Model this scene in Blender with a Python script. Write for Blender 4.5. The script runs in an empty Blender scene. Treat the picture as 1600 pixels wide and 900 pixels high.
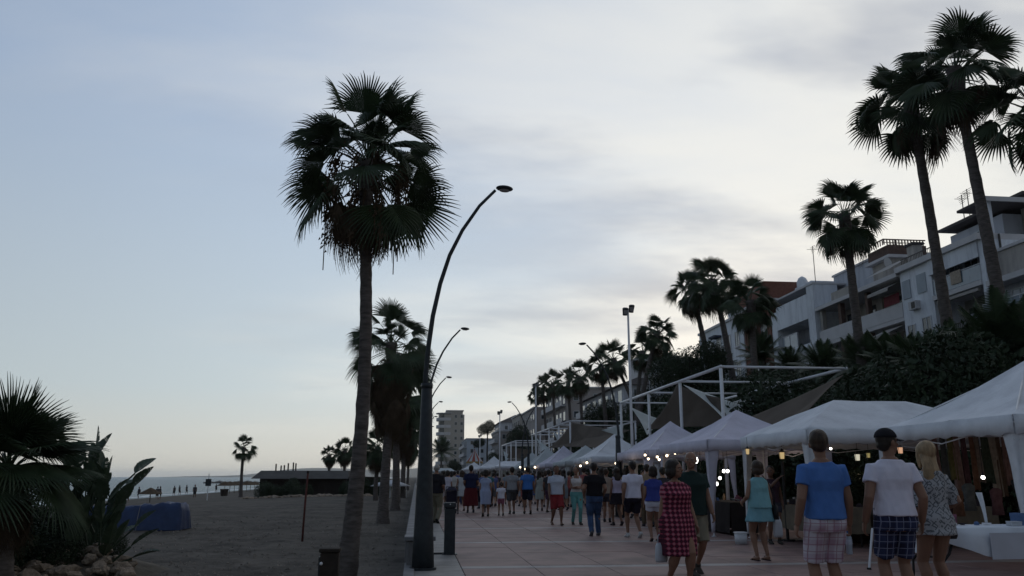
import bpy, bmesh, math, random
import numpy as np
from mathutils import Vector, Matrix, noise
R = math.radians
rnd = random.Random(7)
scene = bpy.context.scene
# sky colours (before the world strength) and exposure
SKY_H, SKY_M, SKY_T, SKY_Z = (8.1, 7.9, 7.0), (6.4, 7.3, 7.7), (4.4, 5.6, 7.5), (2.8, 3.8, 5.6)
CL_D, CL_L, CL_OFF = (4.8, 4.95, 5.3), (9.3, 9.1, 8.4), (9.1, 6.3, 0.0)
NISH = 0.09
EXPO = 0.0
C = scene.collection

# ------------------------------------------------------------------ camera
H_EYE = 1.4
PITCH, YAW = R(12.978), R(6.515)
cam_d = bpy.data.cameras.new('camera'); cam = bpy.data.objects.new('camera', cam_d); C.objects.link(cam)
cam.location = (0, 0, H_EYE); cam.rotation_euler = (R(90) + PITCH, 0, -YAW)
cam_d.sensor_width = 36.0; cam_d.lens = 36.0 * 1280 / 1600
cam_d.clip_start = 0.1; cam_d.clip_end = 60000
scene.camera = cam

# ------------------------------------------------------------------ sky, sun, exposure
SUN_AZ, SUN_EL = R(24), R(5)          # azimuth to the right of the promenade direction (+Y)
world = bpy.data.worlds.new('World'); scene.world = world; world.use_nodes = True
nt = world.node_tree; nt.nodes.clear(); N = nt.nodes; Lk = nt.links
def wn(t, **k):
    n = N.new(t)
    for a, b in k.items(): setattr(n, a, b)
    return n
def wmath(op, a, b=None, c=None, clamp=False):
    n = wn('ShaderNodeMath', operation=op, use_clamp=clamp)
    for i, v in enumerate((a, b, c)):
        if v is None: continue
        if isinstance(v, (int, float)): n.inputs[i].default_value = v
        else: Lk.new(v, n.inputs[i])
    return n.outputs[0]
def wmix(f, a, b):
    n = wn('ShaderNodeMix', data_type='RGBA')
    for i, v in ((0, f), (6, a), (7, b)):
        if isinstance(v, (int, float)): n.inputs[i].default_value = v
        elif isinstance(v, tuple): n.inputs[i].default_value = (*v, 1)
        else: Lk.new(v, n.inputs[i])
    return n.outputs[2]
def wramp(f, stops, smooth=True):
    n = wn('ShaderNodeValToRGB'); Lk.new(f, n.inputs[0]); e = n.color_ramp.elements
    n.color_ramp.interpolation = 'EASE' if smooth else 'LINEAR'
    while len(e) < len(stops): e.new(0.5)
    for i, (p, c) in enumerate(stops):
        e[i].position = p; e[i].color = (*c, 1) if isinstance(c, tuple) else (c, c, c, 1)
    return n.outputs[0]
sky = wn('ShaderNodeTexSky', sky_type='NISHITA', sun_disc=False)
sky.sun_elevation = SUN_EL; sky.sun_rotation = SUN_AZ; sky.altitude = 10
sky.air_density = 1.0; sky.dust_density = 1.6; sky.ozone_density = 2.0
geo = wn('ShaderNodeNewGeometry')
inc = wn('ShaderNodeVectorMath', operation='SCALE'); Lk.new(geo.outputs['Incoming'], inc.inputs[0]); inc.inputs['Scale'].default_value = -1
sep = wn('ShaderNodeSeparateXYZ'); Lk.new(inc.outputs[0], sep.inputs[0])
zc = sep.outputs[2]
sunv = Vector((math.sin(SUN_AZ), math.cos(SUN_AZ), 0.30)).normalized()
dot = wn('ShaderNodeVectorMath', operation='DOT_PRODUCT'); Lk.new(inc.outputs[0], dot.inputs[0]); dot.inputs[1].default_value = sunv
glow = wmath('MULTIPLY_ADD', dot.outputs['Value'], 0.5, 0.5)          # 1 towards the hidden sun, 0 opposite
elev = wmath('MAXIMUM', zc, 0.0)
# thin veil that lies over the whole evening sky: warm grey at the horizon, blue grey higher up
veil = wramp(elev, [(0.0, SKY_H), (0.10, SKY_M), (0.42, SKY_T), (1.0, SKY_Z)], False)
veil = wmix(0.12, veil, sky.outputs[0]) if False else veil
lit = wramp(glow, [(0.0, 0.30), (0.55, 0.45), (0.86, 0.80), (1.0, 1.0)], False)
vs = wn('ShaderNodeVectorMath', operation='MULTIPLY'); Lk.new(veil, vs.inputs[0]); Lk.new(lit, vs.inputs[1])
# cloud sheet, a plane projection so that it flattens to the horizon
dz = wmath('ADD', elev, 0.16)
pr = wn('ShaderNodeVectorMath', operation='DIVIDE'); Lk.new(inc.outputs[0], pr.inputs[0])
cmb = wn('ShaderNodeCombineXYZ'); [Lk.new(dz, cmb.inputs[i]) for i in range(3)]
Lk.new(cmb.outputs[0], pr.inputs[1])
mp = wn('ShaderNodeMapping'); Lk.new(pr.outputs[0], mp.inputs[0]); mp.inputs['Scale'].default_value = (0.55, 1.0, 0.0); mp.inputs['Location'].default_value = CL_OFF
mp.inputs['Rotation'].default_value = (0, 0, R(35))
n1 = wn('ShaderNodeTexNoise'); Lk.new(mp.outputs[0], n1.inputs[0]); n1.inputs['Scale'].default_value = 0.9; n1.inputs['Detail'].default_value = 7; n1.inputs['Roughness'].default_value = 0.55; n1.inputs['Distortion'].default_value = 0.5
n2 = wn('ShaderNodeTexNoise'); Lk.new(mp.outputs[0], n2.inputs[0]); n2.inputs['Scale'].default_value = 1.7; n2.inputs['Detail'].default_value = 5; n2.inputs['Roughness'].default_value = 0.55
side = wmath('MULTIPLY_ADD', sep.outputs[0], 0.62, wmath('MULTIPLY_ADD', glow, 0.55, -0.42))   # more cloud inland (+X)
dens = wmath('ADD', n1.outputs[0], side)
cm = wramp(dens, [(0.40, 0.0), (1.0, 1.0)])
cloudcol = wramp(n2.outputs[0], [(0.35, CL_D), (0.60, CL_L)])
cs = wn('ShaderNodeVectorMath', operation='MULTIPLY'); Lk.new(cloudcol, cs.inputs[0]); Lk.new(lit, cs.inputs[1])
cmf = wmath('MULTIPLY', cm, 0.85)
veiled = wmix(cmf, vs.outputs[0], cs.outputs[0])
# the Nishita sky behind it all
ns = wn('ShaderNodeVectorMath', operation='SCALE'); Lk.new(sky.outputs[0], ns.inputs[0]); ns.inputs['Scale'].default_value = NISH
fin = wn('ShaderNodeVectorMath', operation='ADD'); Lk.new(ns.outputs[0], fin.inputs[0]); Lk.new(veiled, fin.inputs[1])
bg = wn('ShaderNodeBackground'); Lk.new(fin.outputs[0], bg.inputs[0]); bg.inputs[1].default_value = 0.098
wo = wn('ShaderNodeOutputWorld'); Lk.new(bg.outputs[0], wo.inputs[0])
world.cycles.sampling_method = 'MANUAL'; world.cycles.sample_map_resolution = 512

sun_d = bpy.data.lights.new('sun', 'SUN'); sun_d.energy = 0.18; sun_d.angle = R(12); sun_d.color = (1.0, 0.90, 0.80)
sun = bpy.data.objects.new('sun', sun_d); C.objects.link(sun)
sd = Vector((math.sin(SUN_AZ) * math.cos(SUN_EL), math.cos(SUN_AZ) * math.cos(SUN_EL), math.sin(SUN_EL)))
sun.rotation_euler = sd.to_track_quat('Z', 'Y').to_euler(); sun.location = (0, 60, 60)
scene.render.engine = 'CYCLES'
vs_ = scene.view_settings; vs_.view_transform = 'Standard'; vs_.look = 'None'; vs_.gamma = 1.0; vs_.exposure = EXPO
scene.cycles.max_bounces = 6; scene.cycles.diffuse_bounces = 3; scene.cycles.transparent_max_bounces = 8

# ------------------------------------------------------------------ helpers: camera geometry (only to find where things stand)
def ray(px, py):
    c, s = math.cos(PITCH), math.sin(PITCH)
    L = (px - 800) / 1280; u = (450 - py) / 1280
    D = c - u * s; z = u * c + s
    return (L * math.cos(YAW) + D * math.sin(YAW), -L * math.sin(YAW) + D * math.cos(YAW), z)
def at(px, py, Y=None, X=None, Z=None):
    r = ray(px, py)
    k = Y / r[1] if Y is not None else X / r[0] if X is not None else (Z - H_EYE) / r[2]
    return Vector((r[0] * k, r[1] * k, H_EYE + r[2] * k))

def proj(p):
    c, s = math.cos(PITCH), math.sin(PITCH); z = p[2] - H_EYE
    L = p[0] * math.cos(YAW) - p[1] * math.sin(YAW); D = p[0] * math.sin(YAW) + p[1] * math.cos(YAW)
    d = D * c + z * s; return 800 + 1280 * L / d, 450 - 1280 * (z * c - D * s) / d

# ------------------------------------------------------------------ helpers: materials
MATS = {}
def mat(name, col, rough=0.8, var=0.12, scale=6.0, bump=0.0, bscale=30.0, spec=0.3, metal=0.0, trans=0.0, stretch=(1, 1, 1), stain=0.0, sscale=1.0):
    if name in MATS: return MATS[name]
    m = bpy.data.materials.new(name); m.use_nodes = True; t = m.node_tree; b = t.nodes['Principled BSDF']
    tc = t.nodes.new('ShaderNodeTexCoord'); mp = t.nodes.new('ShaderNodeMapping'); mp.inputs['Scale'].default_value = stretch
    t.links.new(tc.outputs['Object'], mp.inputs[0])
    n = t.nodes.new('ShaderNodeTexNoise'); n.inputs['Scale'].default_value = scale; n.inputs['Detail'].default_value = 5
    t.links.new(mp.outputs[0], n.inputs[0])
    r = t.nodes.new('ShaderNodeValToRGB'); t.links.new(n.outputs[0], r.inputs[0])
    e = r.color_ramp.elements; e[0].position = 0.3; e[1].position = 0.7
    e[0].color = (*[max(0, c * (1 - var)) for c in col], 1); e[1].color = (*[min(1, c * (1 + var)) for c in col], 1)
    csock = r.outputs[0]
    if stain:
        n3 = t.nodes.new('ShaderNodeTexNoise'); n3.inputs['Scale'].default_value = sscale; n3.inputs['Detail'].default_value = 8; n3.inputs['Roughness'].default_value = .68; t.links.new(mp.outputs[0], n3.inputs[0])
        r3 = t.nodes.new('ShaderNodeValToRGB'); t.links.new(n3.outputs[0], r3.inputs[0]); e3 = r3.color_ramp.elements; e3[0].position = .46; e3[0].color = (1, 1, 1, 1); e3[1].position = .66; e3[1].color = (1 - stain, 1 - stain, 1 - stain * .95, 1)
        m3 = t.nodes.new('ShaderNodeMix'); m3.data_type = 'RGBA'; m3.blend_type = 'MULTIPLY'; m3.inputs[0].default_value = 1; t.links.new(csock, m3.inputs[6]); t.links.new(r3.outputs[0], m3.inputs[7]); csock = m3.outputs[2]
    t.links.new(csock, b.inputs['Base Color'])
    b.inputs['Roughness'].default_value = rough; b.inputs['Metallic'].default_value = metal
    b.inputs['Specular IOR Level'].default_value = spec
    if bump:
        n2 = t.nodes.new('ShaderNodeTexNoise'); n2.inputs['Scale'].default_value = bscale; n2.inputs['Detail'].default_value = 4
        t.links.new(mp.outputs[0], n2.inputs[0])
        bp = t.nodes.new('ShaderNodeBump'); bp.inputs['Strength'].default_value = 0.6; bp.inputs['Distance'].default_value = bump
        t.links.new(n2.outputs[0], bp.inputs['Height']); t.links.new(bp.outputs[0], b.inputs['Normal'])
    if trans:
        b.inputs['Transmission Weight'].default_value = 0
        tr = t.nodes.new('ShaderNodeBsdfTranslucent'); t.links.new(r.outputs[0], tr.inputs[0])
        mx = t.nodes.new('ShaderNodeMixShader'); mx.inputs[0].default_value = trans
        t.links.new(b.outputs[0], mx.inputs[1]); t.links.new(tr.outputs[0], mx.inputs[2])
        t.links.new(mx.outputs[0], t.nodes['Material Output'].inputs[0])
    MATS[name] = m; return m
def mat_glass(name, col, rough=0.08):
    m = mat(name, col, rough, 0.1, 2.0, spec=0.8); return m
def mat_emit(name, col, strength):
    if name in MATS: return MATS[name]
    m = bpy.data.materials.new(name); m.use_nodes = True; b = m.node_tree.nodes['Principled BSDF']
    b.inputs['Base Color'].default_value = (*col, 1); b.inputs['Emission Color'].default_value = (*col, 1); b.inputs['Emission Strength'].default_value = strength
    MATS[name] = m; return m
def mat_pattern(name, kind, c1, c2, c3=None, scale=10.0):
    m = bpy.data.materials.new(name); m.use_nodes = True; t = m.node_tree; b = t.nodes['Principled BSDF']; b.inputs['Roughness'].default_value = 0.9
    b.inputs['Specular IOR Level'].default_value = 0.15
    tc = t.nodes.new('ShaderNodeTexCoord'); sp = t.nodes.new('ShaderNodeSeparateXYZ'); t.links.new(tc.outputs['Object'], sp.inputs[0])
    def M(op, a, bb=None):
        n = t.nodes.new('ShaderNodeMath'); n.operation = op
        for i, v in enumerate((a, bb)):
            if v is None: continue
            if isinstance(v, (int, float)): n.inputs[i].default_value = v
            else: t.links.new(v, n.inputs[i])
        return n.outputs[0]
    def mix(f, a, bb):
        n = t.nodes.new('ShaderNodeMix'); n.data_type = 'RGBA'
        t.links.new(f, n.inputs[0])
        for i, v in ((6, a), (7, bb)):
            if isinstance(v, tuple): n.inputs[i].default_value = (*v, 1)
            else: t.links.new(v, n.inputs[i])
        return n.outputs[2]
    u = M('MULTIPLY', sp.outputs[0], scale); v = M('MULTIPLY', sp.outputs[2], scale)
    if kind == 'plaid':
        s1 = M('SINE', M('MULTIPLY', u, 6.283)); s2 = M('SINE', M('MULTIPLY', v, 6.283))
        a1 = M('GREATER_THAN', s1, 0.1); a2 = M('GREATER_THAN', s2, 0.2)
        f = M('MULTIPLY', M('ADD', a1, a2), 0.5)
        l1 = M('GREATER_THAN', M('SINE', M('MULTIPLY', u, 6.283 * 2.0)), 0.93); l2 = M('GREATER_THAN', M('SINE', M('MULTIPLY', v, 6.283 * 2.0)), 0.93)
        col = mix(f, c1, c2); col = mix(M('MULTIPLY', M('MAXIMUM', l1, l2), 0.7), col, c3)
    elif kind == 'check':
        d1 = M('SINE', M('MULTIPLY', M('ADD', u, v), 6.283)); d2 = M('SINE', M('MULTIPLY', M('SUBTRACT', u, v), 6.283))
        f = M('GREATER_THAN', M('MULTIPLY', d1, d2), 0.0)
        g = M('GREATER_THAN', M('ABSOLUTE', M('MULTIPLY', d1, d2)), 0.55)
        col = mix(f, c1, c2); col = mix(M('MULTIPLY', g, f), col, c3)
    else:   # scales
        vo = t.nodes.new('ShaderNodeTexVoronoi'); t.links.new(tc.outputs['Object'], vo.inputs[0]); vo.inputs['Scale'].default_value = scale * 1.0; vo.distance = 'MANHATTAN'
        rr = M('SINE', M('MULTIPLY', vo.outputs['Distance'], 11.0)); no = t.nodes.new('ShaderNodeTexNoise'); t.links.new(tc.outputs['Object'], no.inputs[0]); no.inputs['Scale'].default_value = 55
        f = M('GREATER_THAN', M('ADD', rr, M('MULTIPLY', no.outputs[0], 2.6)), 1.75)
        col = mix(f, c1, c2)
    t.links.new(col, b.inputs['Base Color'])
    return m

# ------------------------------------------------------------------ helpers: objects
def tag(o, label=None, cat=None, group=None, kind=None):
    if label: o['label'] = label
    if cat: o['category'] = cat
    if group: o['group'] = group
    if kind: o['kind'] = kind
    return o
def empty(name, loc, label, cat, group=None, rz=0):
    o = bpy.data.objects.new(name, None); C.objects.link(o); o.location = loc; o.rotation_euler = (0, 0, rz); o.empty_display_size = 0.2
    return tag(o, label, cat, group)
def link(name, me, parent=None, loc=None, rz=None, kind=None):
    o = bpy.data.objects.new(name, me); C.objects.link(o)
    if parent: o.parent = parent
    if loc is not None: o.location = loc
    if rz is not None: o.rotation_euler = (0, 0, rz)
    if kind: o['kind'] = kind
    return o
def mesh_of(bm, m, name='m', smooth=False):
    me = bpy.data.meshes.new(name); bm.normal_update(); bm.to_mesh(me); bm.free()
    for x in (m if isinstance(m, (list, tuple)) else [m]): me.materials.append(x)
    if smooth: me.polygons.foreach_set('use_smooth', [True] * len(me.polygons))
    return me
def build(name, bm, m, parent=None, smooth=False, kind=None, loc=None):
    return link(name, mesh_of(bm, m, name, smooth), parent, loc=loc, kind=kind)
def pyd(verts, faces, m, name='m', smooth=False):
    me = bpy.data.meshes.new(name); me.from_pydata([tuple(v) for v in verts], [], [tuple(f) for f in faces]); me.update()
    for x in (m if isinstance(m, (list, tuple)) else [m]): me.materials.append(x)
    if smooth: me.polygons.foreach_set('use_smooth', [True] * len(me.polygons))
    return me
def bx(bm, x0, x1, y0, y1, z0, z1, mi=0):
    v = [bm.verts.new(p) for p in ((x0,y0,z0),(x1,y0,z0),(x1,y1,z0),(x0,y1,z0),(x0,y0,z1),(x1,y0,z1),(x1,y1,z1),(x0,y1,z1))]
    for f in ((3,2,1,0),(4,5,6,7),(0,1,5,4),(1,2,6,5),(2,3,7,6),(3,0,4,7)):
        bm.faces.new([v[i] for i in f]).material_index = mi
def box(name, m, x0, x1, y0, y1, z0, z1, parent=None, bevel=0.0):
    bm = bmesh.new(); bx(bm, x0, x1, y0, y1, z0, z1)
    if bevel: bmesh.ops.bevel(bm, geom=bm.edges[:], offset=bevel, segments=1, affect='EDGES')
    return build(name, bm, m, parent)
def tube(bm, pts, rad, n=8, flat=1.0, caps=True, mi=0, up=None):
    """swept tube through points; flat squeezes the second axis"""
    pts = [Vector(p) for p in pts]
    if isinstance(rad, (int, float)): rad = [rad] * len(pts)
    rings = []; a = None
    for i, p in enumerate(pts):
        d = (pts[min(i + 1, len(pts) - 1)] - pts[max(i - 1, 0)])
        if d.length < 1e-9: d = Vector((0, 0, 1))
        d.normalize()
        if a is None:
            ref = Vector(up) if up else (Vector((0, 0, 1)) if abs(d.z) < 0.9 else Vector((0, 1, 0)))
            a = (ref - d * ref.dot(d)).normalized()
        else:
            a = (a - d * a.dot(d)).normalized()
        b = d.cross(a)
        r = rad[i]; ra, rb = (r if isinstance(r, tuple) else (r * flat, r))
        rings.append([bm.verts.new(p + a * (math.cos(t) * ra) + b * (math.sin(t) * rb)) for t in [2 * math.pi * k / n for k in range(n)]])
    for i in range(len(rings) - 1):
        for k in range(n):
            bm.faces.new((rings[i][k], rings[i][(k + 1) % n], rings[i + 1][(k + 1) % n], rings[i + 1][k])).material_index = mi
    if caps:
        bm.faces.new(rings[0][::-1]).material_index = mi; bm.faces.new(rings[-1]).material_index = mi
    return rings
def loft(bm, rings, n=20, caps=True, power=1.0, mod=None):
    """rings of (cx, cy, z, halfwidth x, halfdepth y)"""
    out = []
    for (cx, cy, z, a, b) in rings:
        r = []
        for k in range(n):
            t = 2 * math.pi * k / n; c, s = math.cos(t), math.sin(t)
            q = 1.0 if mod is None else mod(t, z)
            r.append(bm.verts.new((cx + a * q * math.copysign(abs(c) ** power, c), cy + b * q * math.copysign(abs(s) ** power, s), z)))
        out.append(r)
    for i in range(len(out) - 1):
        for k in range(n): bm.faces.new((out[i][k], out[i][(k + 1) % n], out[i + 1][(k + 1) % n], out[i + 1][k]))
    if caps: bm.faces.new(out[0][::-1]); bm.faces.new(out[-1])
def ball(bm, c, r, sub=2, rot=None):
    s = bmesh.ops.create_icosphere(bm, subdivisions=sub, radius=1.0)['verts']
    r = r if isinstance(r, tuple) else (r, r, r)
    for v in s:
        p = Vector((v.co.x * r[0], v.co.y * r[1], v.co.z * r[2]))
        if rot: p = rot @ p
        v.co = p + Vector(c)
def copy_tree(o, parent=None):
    c = o.copy(); C.objects.link(c)
    if parent: c.parent = parent
    for ch in KIDS.get(o.name, []): copy_tree(ch, c)
    return c
KIDS = {}
def index_kids():
    KIDS.clear()
    for o in C.objects:
        if o.parent: KIDS.setdefault(o.parent.name, []).append(o)
def rand_rock(seed, s=1.0):
    bm = bmesh.new(); bmesh.ops.create_icosphere(bm, subdivisions=2, radius=1.0)
    for v in bm.verts:
        k = 1 + 0.45 * noise.noise(v.co * 1.3 + Vector((seed * 7.1, 0, 0)))
        v.co = Vector((v.co.x * k, v.co.y * k * 0.8, v.co.z * k * 0.62)) * s
    return bm

# ------------------------------------------------------------------ materials
M = dict(
    wood=mat('weathered_wood', (0.09, 0.07, 0.05), 0.9, 0.3, 8, 0.01, 60, stretch=(1, 1, 0.15)),
    darkwood=mat('dark_wood', (0.035, 0.027, 0.022), 0.9, 0.3, 8, 0.01, 40),
    lamp=mat('lamp_paint', (0.028, 0.034, 0.040), 0.5, 0.25, 10, spec=0.35),
    white_steel=mat('white_steel', (0.72, 0.73, 0.76), 0.45, 0.08, 3),
    canvas=mat('white_canvas', (0.76, 0.78, 0.82), 0.85, 0.09, 1.4, 0.012, 9, spec=0.05, trans=0.12, stain=.18, sscale=1.3),
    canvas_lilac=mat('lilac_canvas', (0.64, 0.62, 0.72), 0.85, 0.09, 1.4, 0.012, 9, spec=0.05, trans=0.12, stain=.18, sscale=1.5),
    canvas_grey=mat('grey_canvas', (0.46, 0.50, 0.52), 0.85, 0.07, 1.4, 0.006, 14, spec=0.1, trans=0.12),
    canvas_under=mat('canvas_underside', (0.70, 0.66, 0.56), 0.85, 0.07, 2.0, spec=0.1),
    sail_brown=mat('brown_sail', (0.125, 0.103, 0.085), 0.9, 0.15, 1.0, 0.004, 40, spec=0.1, trans=0.15),
    sail_white=mat('white_sail', (0.62, 0.66, 0.66), 0.9, 0.06, 1.0, spec=0.1, trans=0.2),
    leaf=mat('palm_leaf', (0.040, 0.064, 0.030), 0.5, 0.35, 3, spec=0.35, trans=0.12),
    leaf2=mat('shrub_leaf', (0.026, 0.042, 0.020), 0.7, 0.4, 1.2, spec=0.3, trans=0.12),
    deadleaf=mat('dead_palm_leaf', (0.085, 0.062, 0.042), 0.9, 0.35, 4, spec=0.1),
    trunk=mat('palm_trunk', (0.12, 0.105, 0.098), 0.95, 0.35, 5, 0.03, 14, spec=0.1, stretch=(1, 1, 4)),
    sand=None,
    black=mat('black_plastic', (0.02, 0.02, 0.022), 0.5, 0.2, 6),
    skin=mat('skin', (0.42, 0.255, 0.18), 0.6, 0.08, 5, spec=0.3),
    skin_tan=mat('tanned_skin', (0.235, 0.130, 0.088), 0.6, 0.08, 5, spec=0.3),
    skin_dark=mat('deep_tanned_skin', (0.165, 0.09, 0.062), 0.6, 0.08, 5, spec=0.3),
    hair_d=mat('dark_hair', (0.022, 0.016, 0.013), 0.5, 0.4, 30, 0.01, 90, stretch=(1, 1, 0.2)),
    hair_b=mat('brown_hair', (0.045, 0.028, 0.019), 0.5, 0.4, 30, 0.01, 90, stretch=(1, 1, 0.2)),
    hair_l=mat('blonde_hair', (0.30, 0.21, 0.12), 0.5, 0.35, 30, 0.01, 90, stretch=(1, 1, 0.2)),
    hair_g=mat('grey_hair', (0.34, 0.32, 0.30), 0.6, 0.3, 30, 0.01, 90),
    rock=mat('limestone', (0.25, 0.20, 0.155), 0.95, 0.35, 4, 0.03, 12),
    ) if True else {}
def cloth(name, col, var=0.08): return mat('cloth_' + name, col, 0.9, var * 1.6, 9, 0.012, 16, spec=0.12, stretch=(1, 1, .55))
# ------------------------------------------------------------------ SETTING: ground, sand, promenade, sea
def sand_z(x, y):
    s = max(0.0, min(1.0, (-x - 6) / 40.0))
    z = -0.5 - 1.35 * s * s * (3 - 2 * s) - (max(0, -x - 46)) * 0.06
    return max(z, -6)
def bank_z(x):
    s = max(0.0, min(1.0, (x - 15.0) / 12.0)); return -0.03 + 6.2 * s * s * (3 - 2 * s)
def ground_mesh():
    xs = list(np.concatenate([[-6000, -1500, -500, -200, -120, -90, -70], np.arange(-60, -24, 1.5), np.arange(-24, -0.4, 0.16), [-0.151, -0.149, 0.5, 4, 9, 14.8], np.arange(15.5, 29, 1.2), [34, 60, 120, 300, 900, 6000]]))
    ys = list(np.concatenate([[-400, -60, -20, 0, 5, 9], np.arange(10, 34, 0.16), np.arange(34, 60, 0.4), np.arange(60, 130, 2.0), [150, 180, 220, 300, 500, 900, 2000, 6000, 15000]]))
    V = []
    for y in ys:
        for x in xs:
            if x < -0.15:
                z = sand_z(x, y)
                if -24 < x and 10 <= y <= 60:
                    z += 0.05 * noise.noise(Vector((x * 2.6, y * 2.6, 0))) + 0.05 * noise.noise(Vector((x * 0.7, y * 0.7, 3))) + 0.035 * noise.noise(Vector((x * 4.5, y * 4.5, 5)))
            else: z = bank_z(x)
            V.append((x, y, z))
    nx = len(xs); F = []; mi = []
    for j in range(len(ys) - 1):
        for i in range(nx - 1):
            a = j * nx + i; F.append((a, a + 1, a + nx + 1, a + nx)); mi.append(0 if xs[i] < -0.15 else 1 if xs[i] < 14.7 else 2)
    return V, F, mi
msand = mat('beach_sand', (0.105, 0.093, 0.080), 0.95, 0.25, 0.4, 0.06, 6, spec=0.12, stain=.42, sscale=1.1)
t = msand.node_tree
mpave0 = mat('joint_mortar', (0.085, 0.07, 0.07), 0.95, 0.2, 5)
msoil = mat('bank_soil', (0.05, 0.045, 0.03), 0.95, 0.3, 2, 0.05, 5)
V, F, mi = ground_mesh()
g = pyd(V, F, [msand, mpave0, msoil], 'ground', True); g.polygons.foreach_set('material_index', mi)
tag(link('ground', g), kind='structure')

# sea
def sea_material():
    m = bpy.data.materials.new('sea_water'); m.use_nodes = True; t = m.node_tree; b = t.nodes['Principled BSDF']
    b.inputs['Base Color'].default_value = (0.03, 0.11, 0.15, 1); b.inputs['Roughness'].default_value = 0.30; b.inputs['IOR'].default_value = 1.33
    tc = t.nodes.new('ShaderNodeTexCoord'); mp = t.nodes.new('ShaderNodeMapping'); mp.inputs['Scale'].default_value = (1, 0.45, 1); t.links.new(tc.outputs['Object'], mp.inputs[0])
    n = t.nodes.new('ShaderNodeTexNoise'); n.inputs['Scale'].default_value = 0.6; n.inputs['Detail'].default_value = 6; n.inputs['Roughness'].default_value = 0.65; t.links.new(mp.outputs[0], n.inputs[0])
    bp = t.nodes.new('ShaderNodeBump'); bp.inputs['Strength'].default_value = 1.0; bp.inputs['Distance'].default_value = 2.2; t.links.new(n.outputs[0], bp.inputs['Height']); t.links.new(bp.outputs[0], b.inputs['Normal'])
    return m
Z_SEA = -1.8
bm = bmesh.new()
xs = [-9000, -6000, -3000, -1000, -400, -200, -100, -60, -38]; ys = [-400, 0, 60, 120, 200, 400, 900, 2500, 7000, 15000]
vv = [[bm.verts.new((x, y, Z_SEA)) for x in xs] for y in ys]
for j in range(len(ys) - 1):
    for i in range(len(xs) - 1): bm.faces.new((vv[j][i], vv[j][i + 1], vv[j + 1][i + 1], vv[j + 1][i]))
tag(build('sea', bm, sea_material()), kind='structure')
# line of surf where the sea meets the sand
mfoam = mat('sea_foam', (0.62, 0.66, 0.68), 0.7, 0.15, 1.0)
bm = bmesh.new(); prev = None
for i in range(120):
    y = 60 + i * 3.2; x = -44.6 + 0.9 * math.sin(y * 0.11) + 0.7 * math.sin(y * 0.31 + 1)
    w = 0.55 + 0.5 * math.sin(y * 0.23) ** 2
    q = [bm.verts.new((x - w, y, Z_SEA + .012)), bm.verts.new((x, y, Z_SEA + .10)), bm.verts.new((x + w * 0.6, y, Z_SEA + .012))]
    if prev: bm.faces.new((prev[0], prev[1], q[1], q[0])); bm.faces.new((prev[1], prev[2], q[2], q[1]))
    prev = q
tag(build('surf', bm, mfoam, smooth=True), kind='structure')

# promenade paving: single slabs near, one sheet of slabs further on
def paving_mat(name, col, var): return mat(name, col, 0.6, var, 1.7, 0.003, 40, spec=0.35, stain=.38, sscale=.9)
mp_pink = [paving_mat('pink_slab', (0.215, 0.135, 0.122), 0.22), paving_mat('rose_slab', (0.185, 0.114, 0.105), 0.25), paving_mat('dusty_slab', (0.230, 0.150, 0.136), 0.22)]
mp_pale = paving_mat('pale_stone_band', (0.30, 0.275, 0.27), 0.2)
mp_grey = paving_mat('grey_kerb_stone', (0.24, 0.23, 0.22), 0.2)
pave = tag(empty('paving', (0, 0, 0), None, None), kind='structure')
def slab_bm(bm, x0, x1, y0, y1, h=0.0, mi=0):
    g = 0.0045; b = 0.006
    x0 += g; x1 -= g; y0 += g; y1 -= g
    lo = [bm.verts.new(p) for p in ((x0, y0, -0.029), (x1, y0, -0.029), (x1, y1, -0.029), (x0, y1, -0.029))]
    md = [bm.verts.new(p) for p in ((x0, y0, h - b), (x1, y0, h - b), (x1, y1, h - b), (x0, y1, h - b))]
    hi = [bm.verts.new(p) for p in ((x0 + b, y0 + b, h), (x1 - b, y0 + b, h), (x1 - b, y1 - b, h), (x0 + b, y1 - b, h))]
    for a, c in ((lo, md), (md, hi)):
        for i in range(4): bm.faces.new((a[i], a[(i + 1) % 4], c[(i + 1) % 4], c[i])).material_index = mi
    bm.faces.new(hi).material_index = mi
XC = [0.75 + 1.15 * i for i in range(13)]
rows = []; y = -1.69
while y < 140:
    rows.append((y, y + 0.34, 'band')); y += 0.34
    for _ in range(4): rows.append((y, y + 1.177, 'slab')); y += 1.177
far = bmesh.new()
for (y0, y1, kind) in rows:
    for i in range(12):
        x0, x1 = XC[i], XC[i + 1]
        h = rnd.uniform(-0.0025, 0.0025)
        if y0 < 18.9 and i < 10 :
            bm = bmesh.new(); slab_bm(bm, x0, x1, y0, y1, h)
            build('slab' if kind == 'slab' else 'band_stone', bm, mp_pale if kind == 'band' else mp_pink[rnd.choice((0, 0, 1, 2))], pave)
        else: slab_bm(far, x0, x1, y0, y1, h, 3 if kind == 'band' else rnd.choice((0, 0, 1, 2)))
build('slab_field', far, mp_pink + [mp_pale], pave, kind='stuff')
# grey margin beside the wall
far = bmesh.new(); y = -2.8; k = 0
while y < 140:
    if y < 22:
        bm = bmesh.new(); slab_bm(bm, -0.149, 0.75, y, y + 1.4); build('margin_stone', bm, mp_grey, pave)
    else: slab_bm(far, -0.149, 0.75, y, y + 1.4)
    y += 1.4
build('margin_field', far, mp_grey, pave, kind='stuff')
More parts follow.
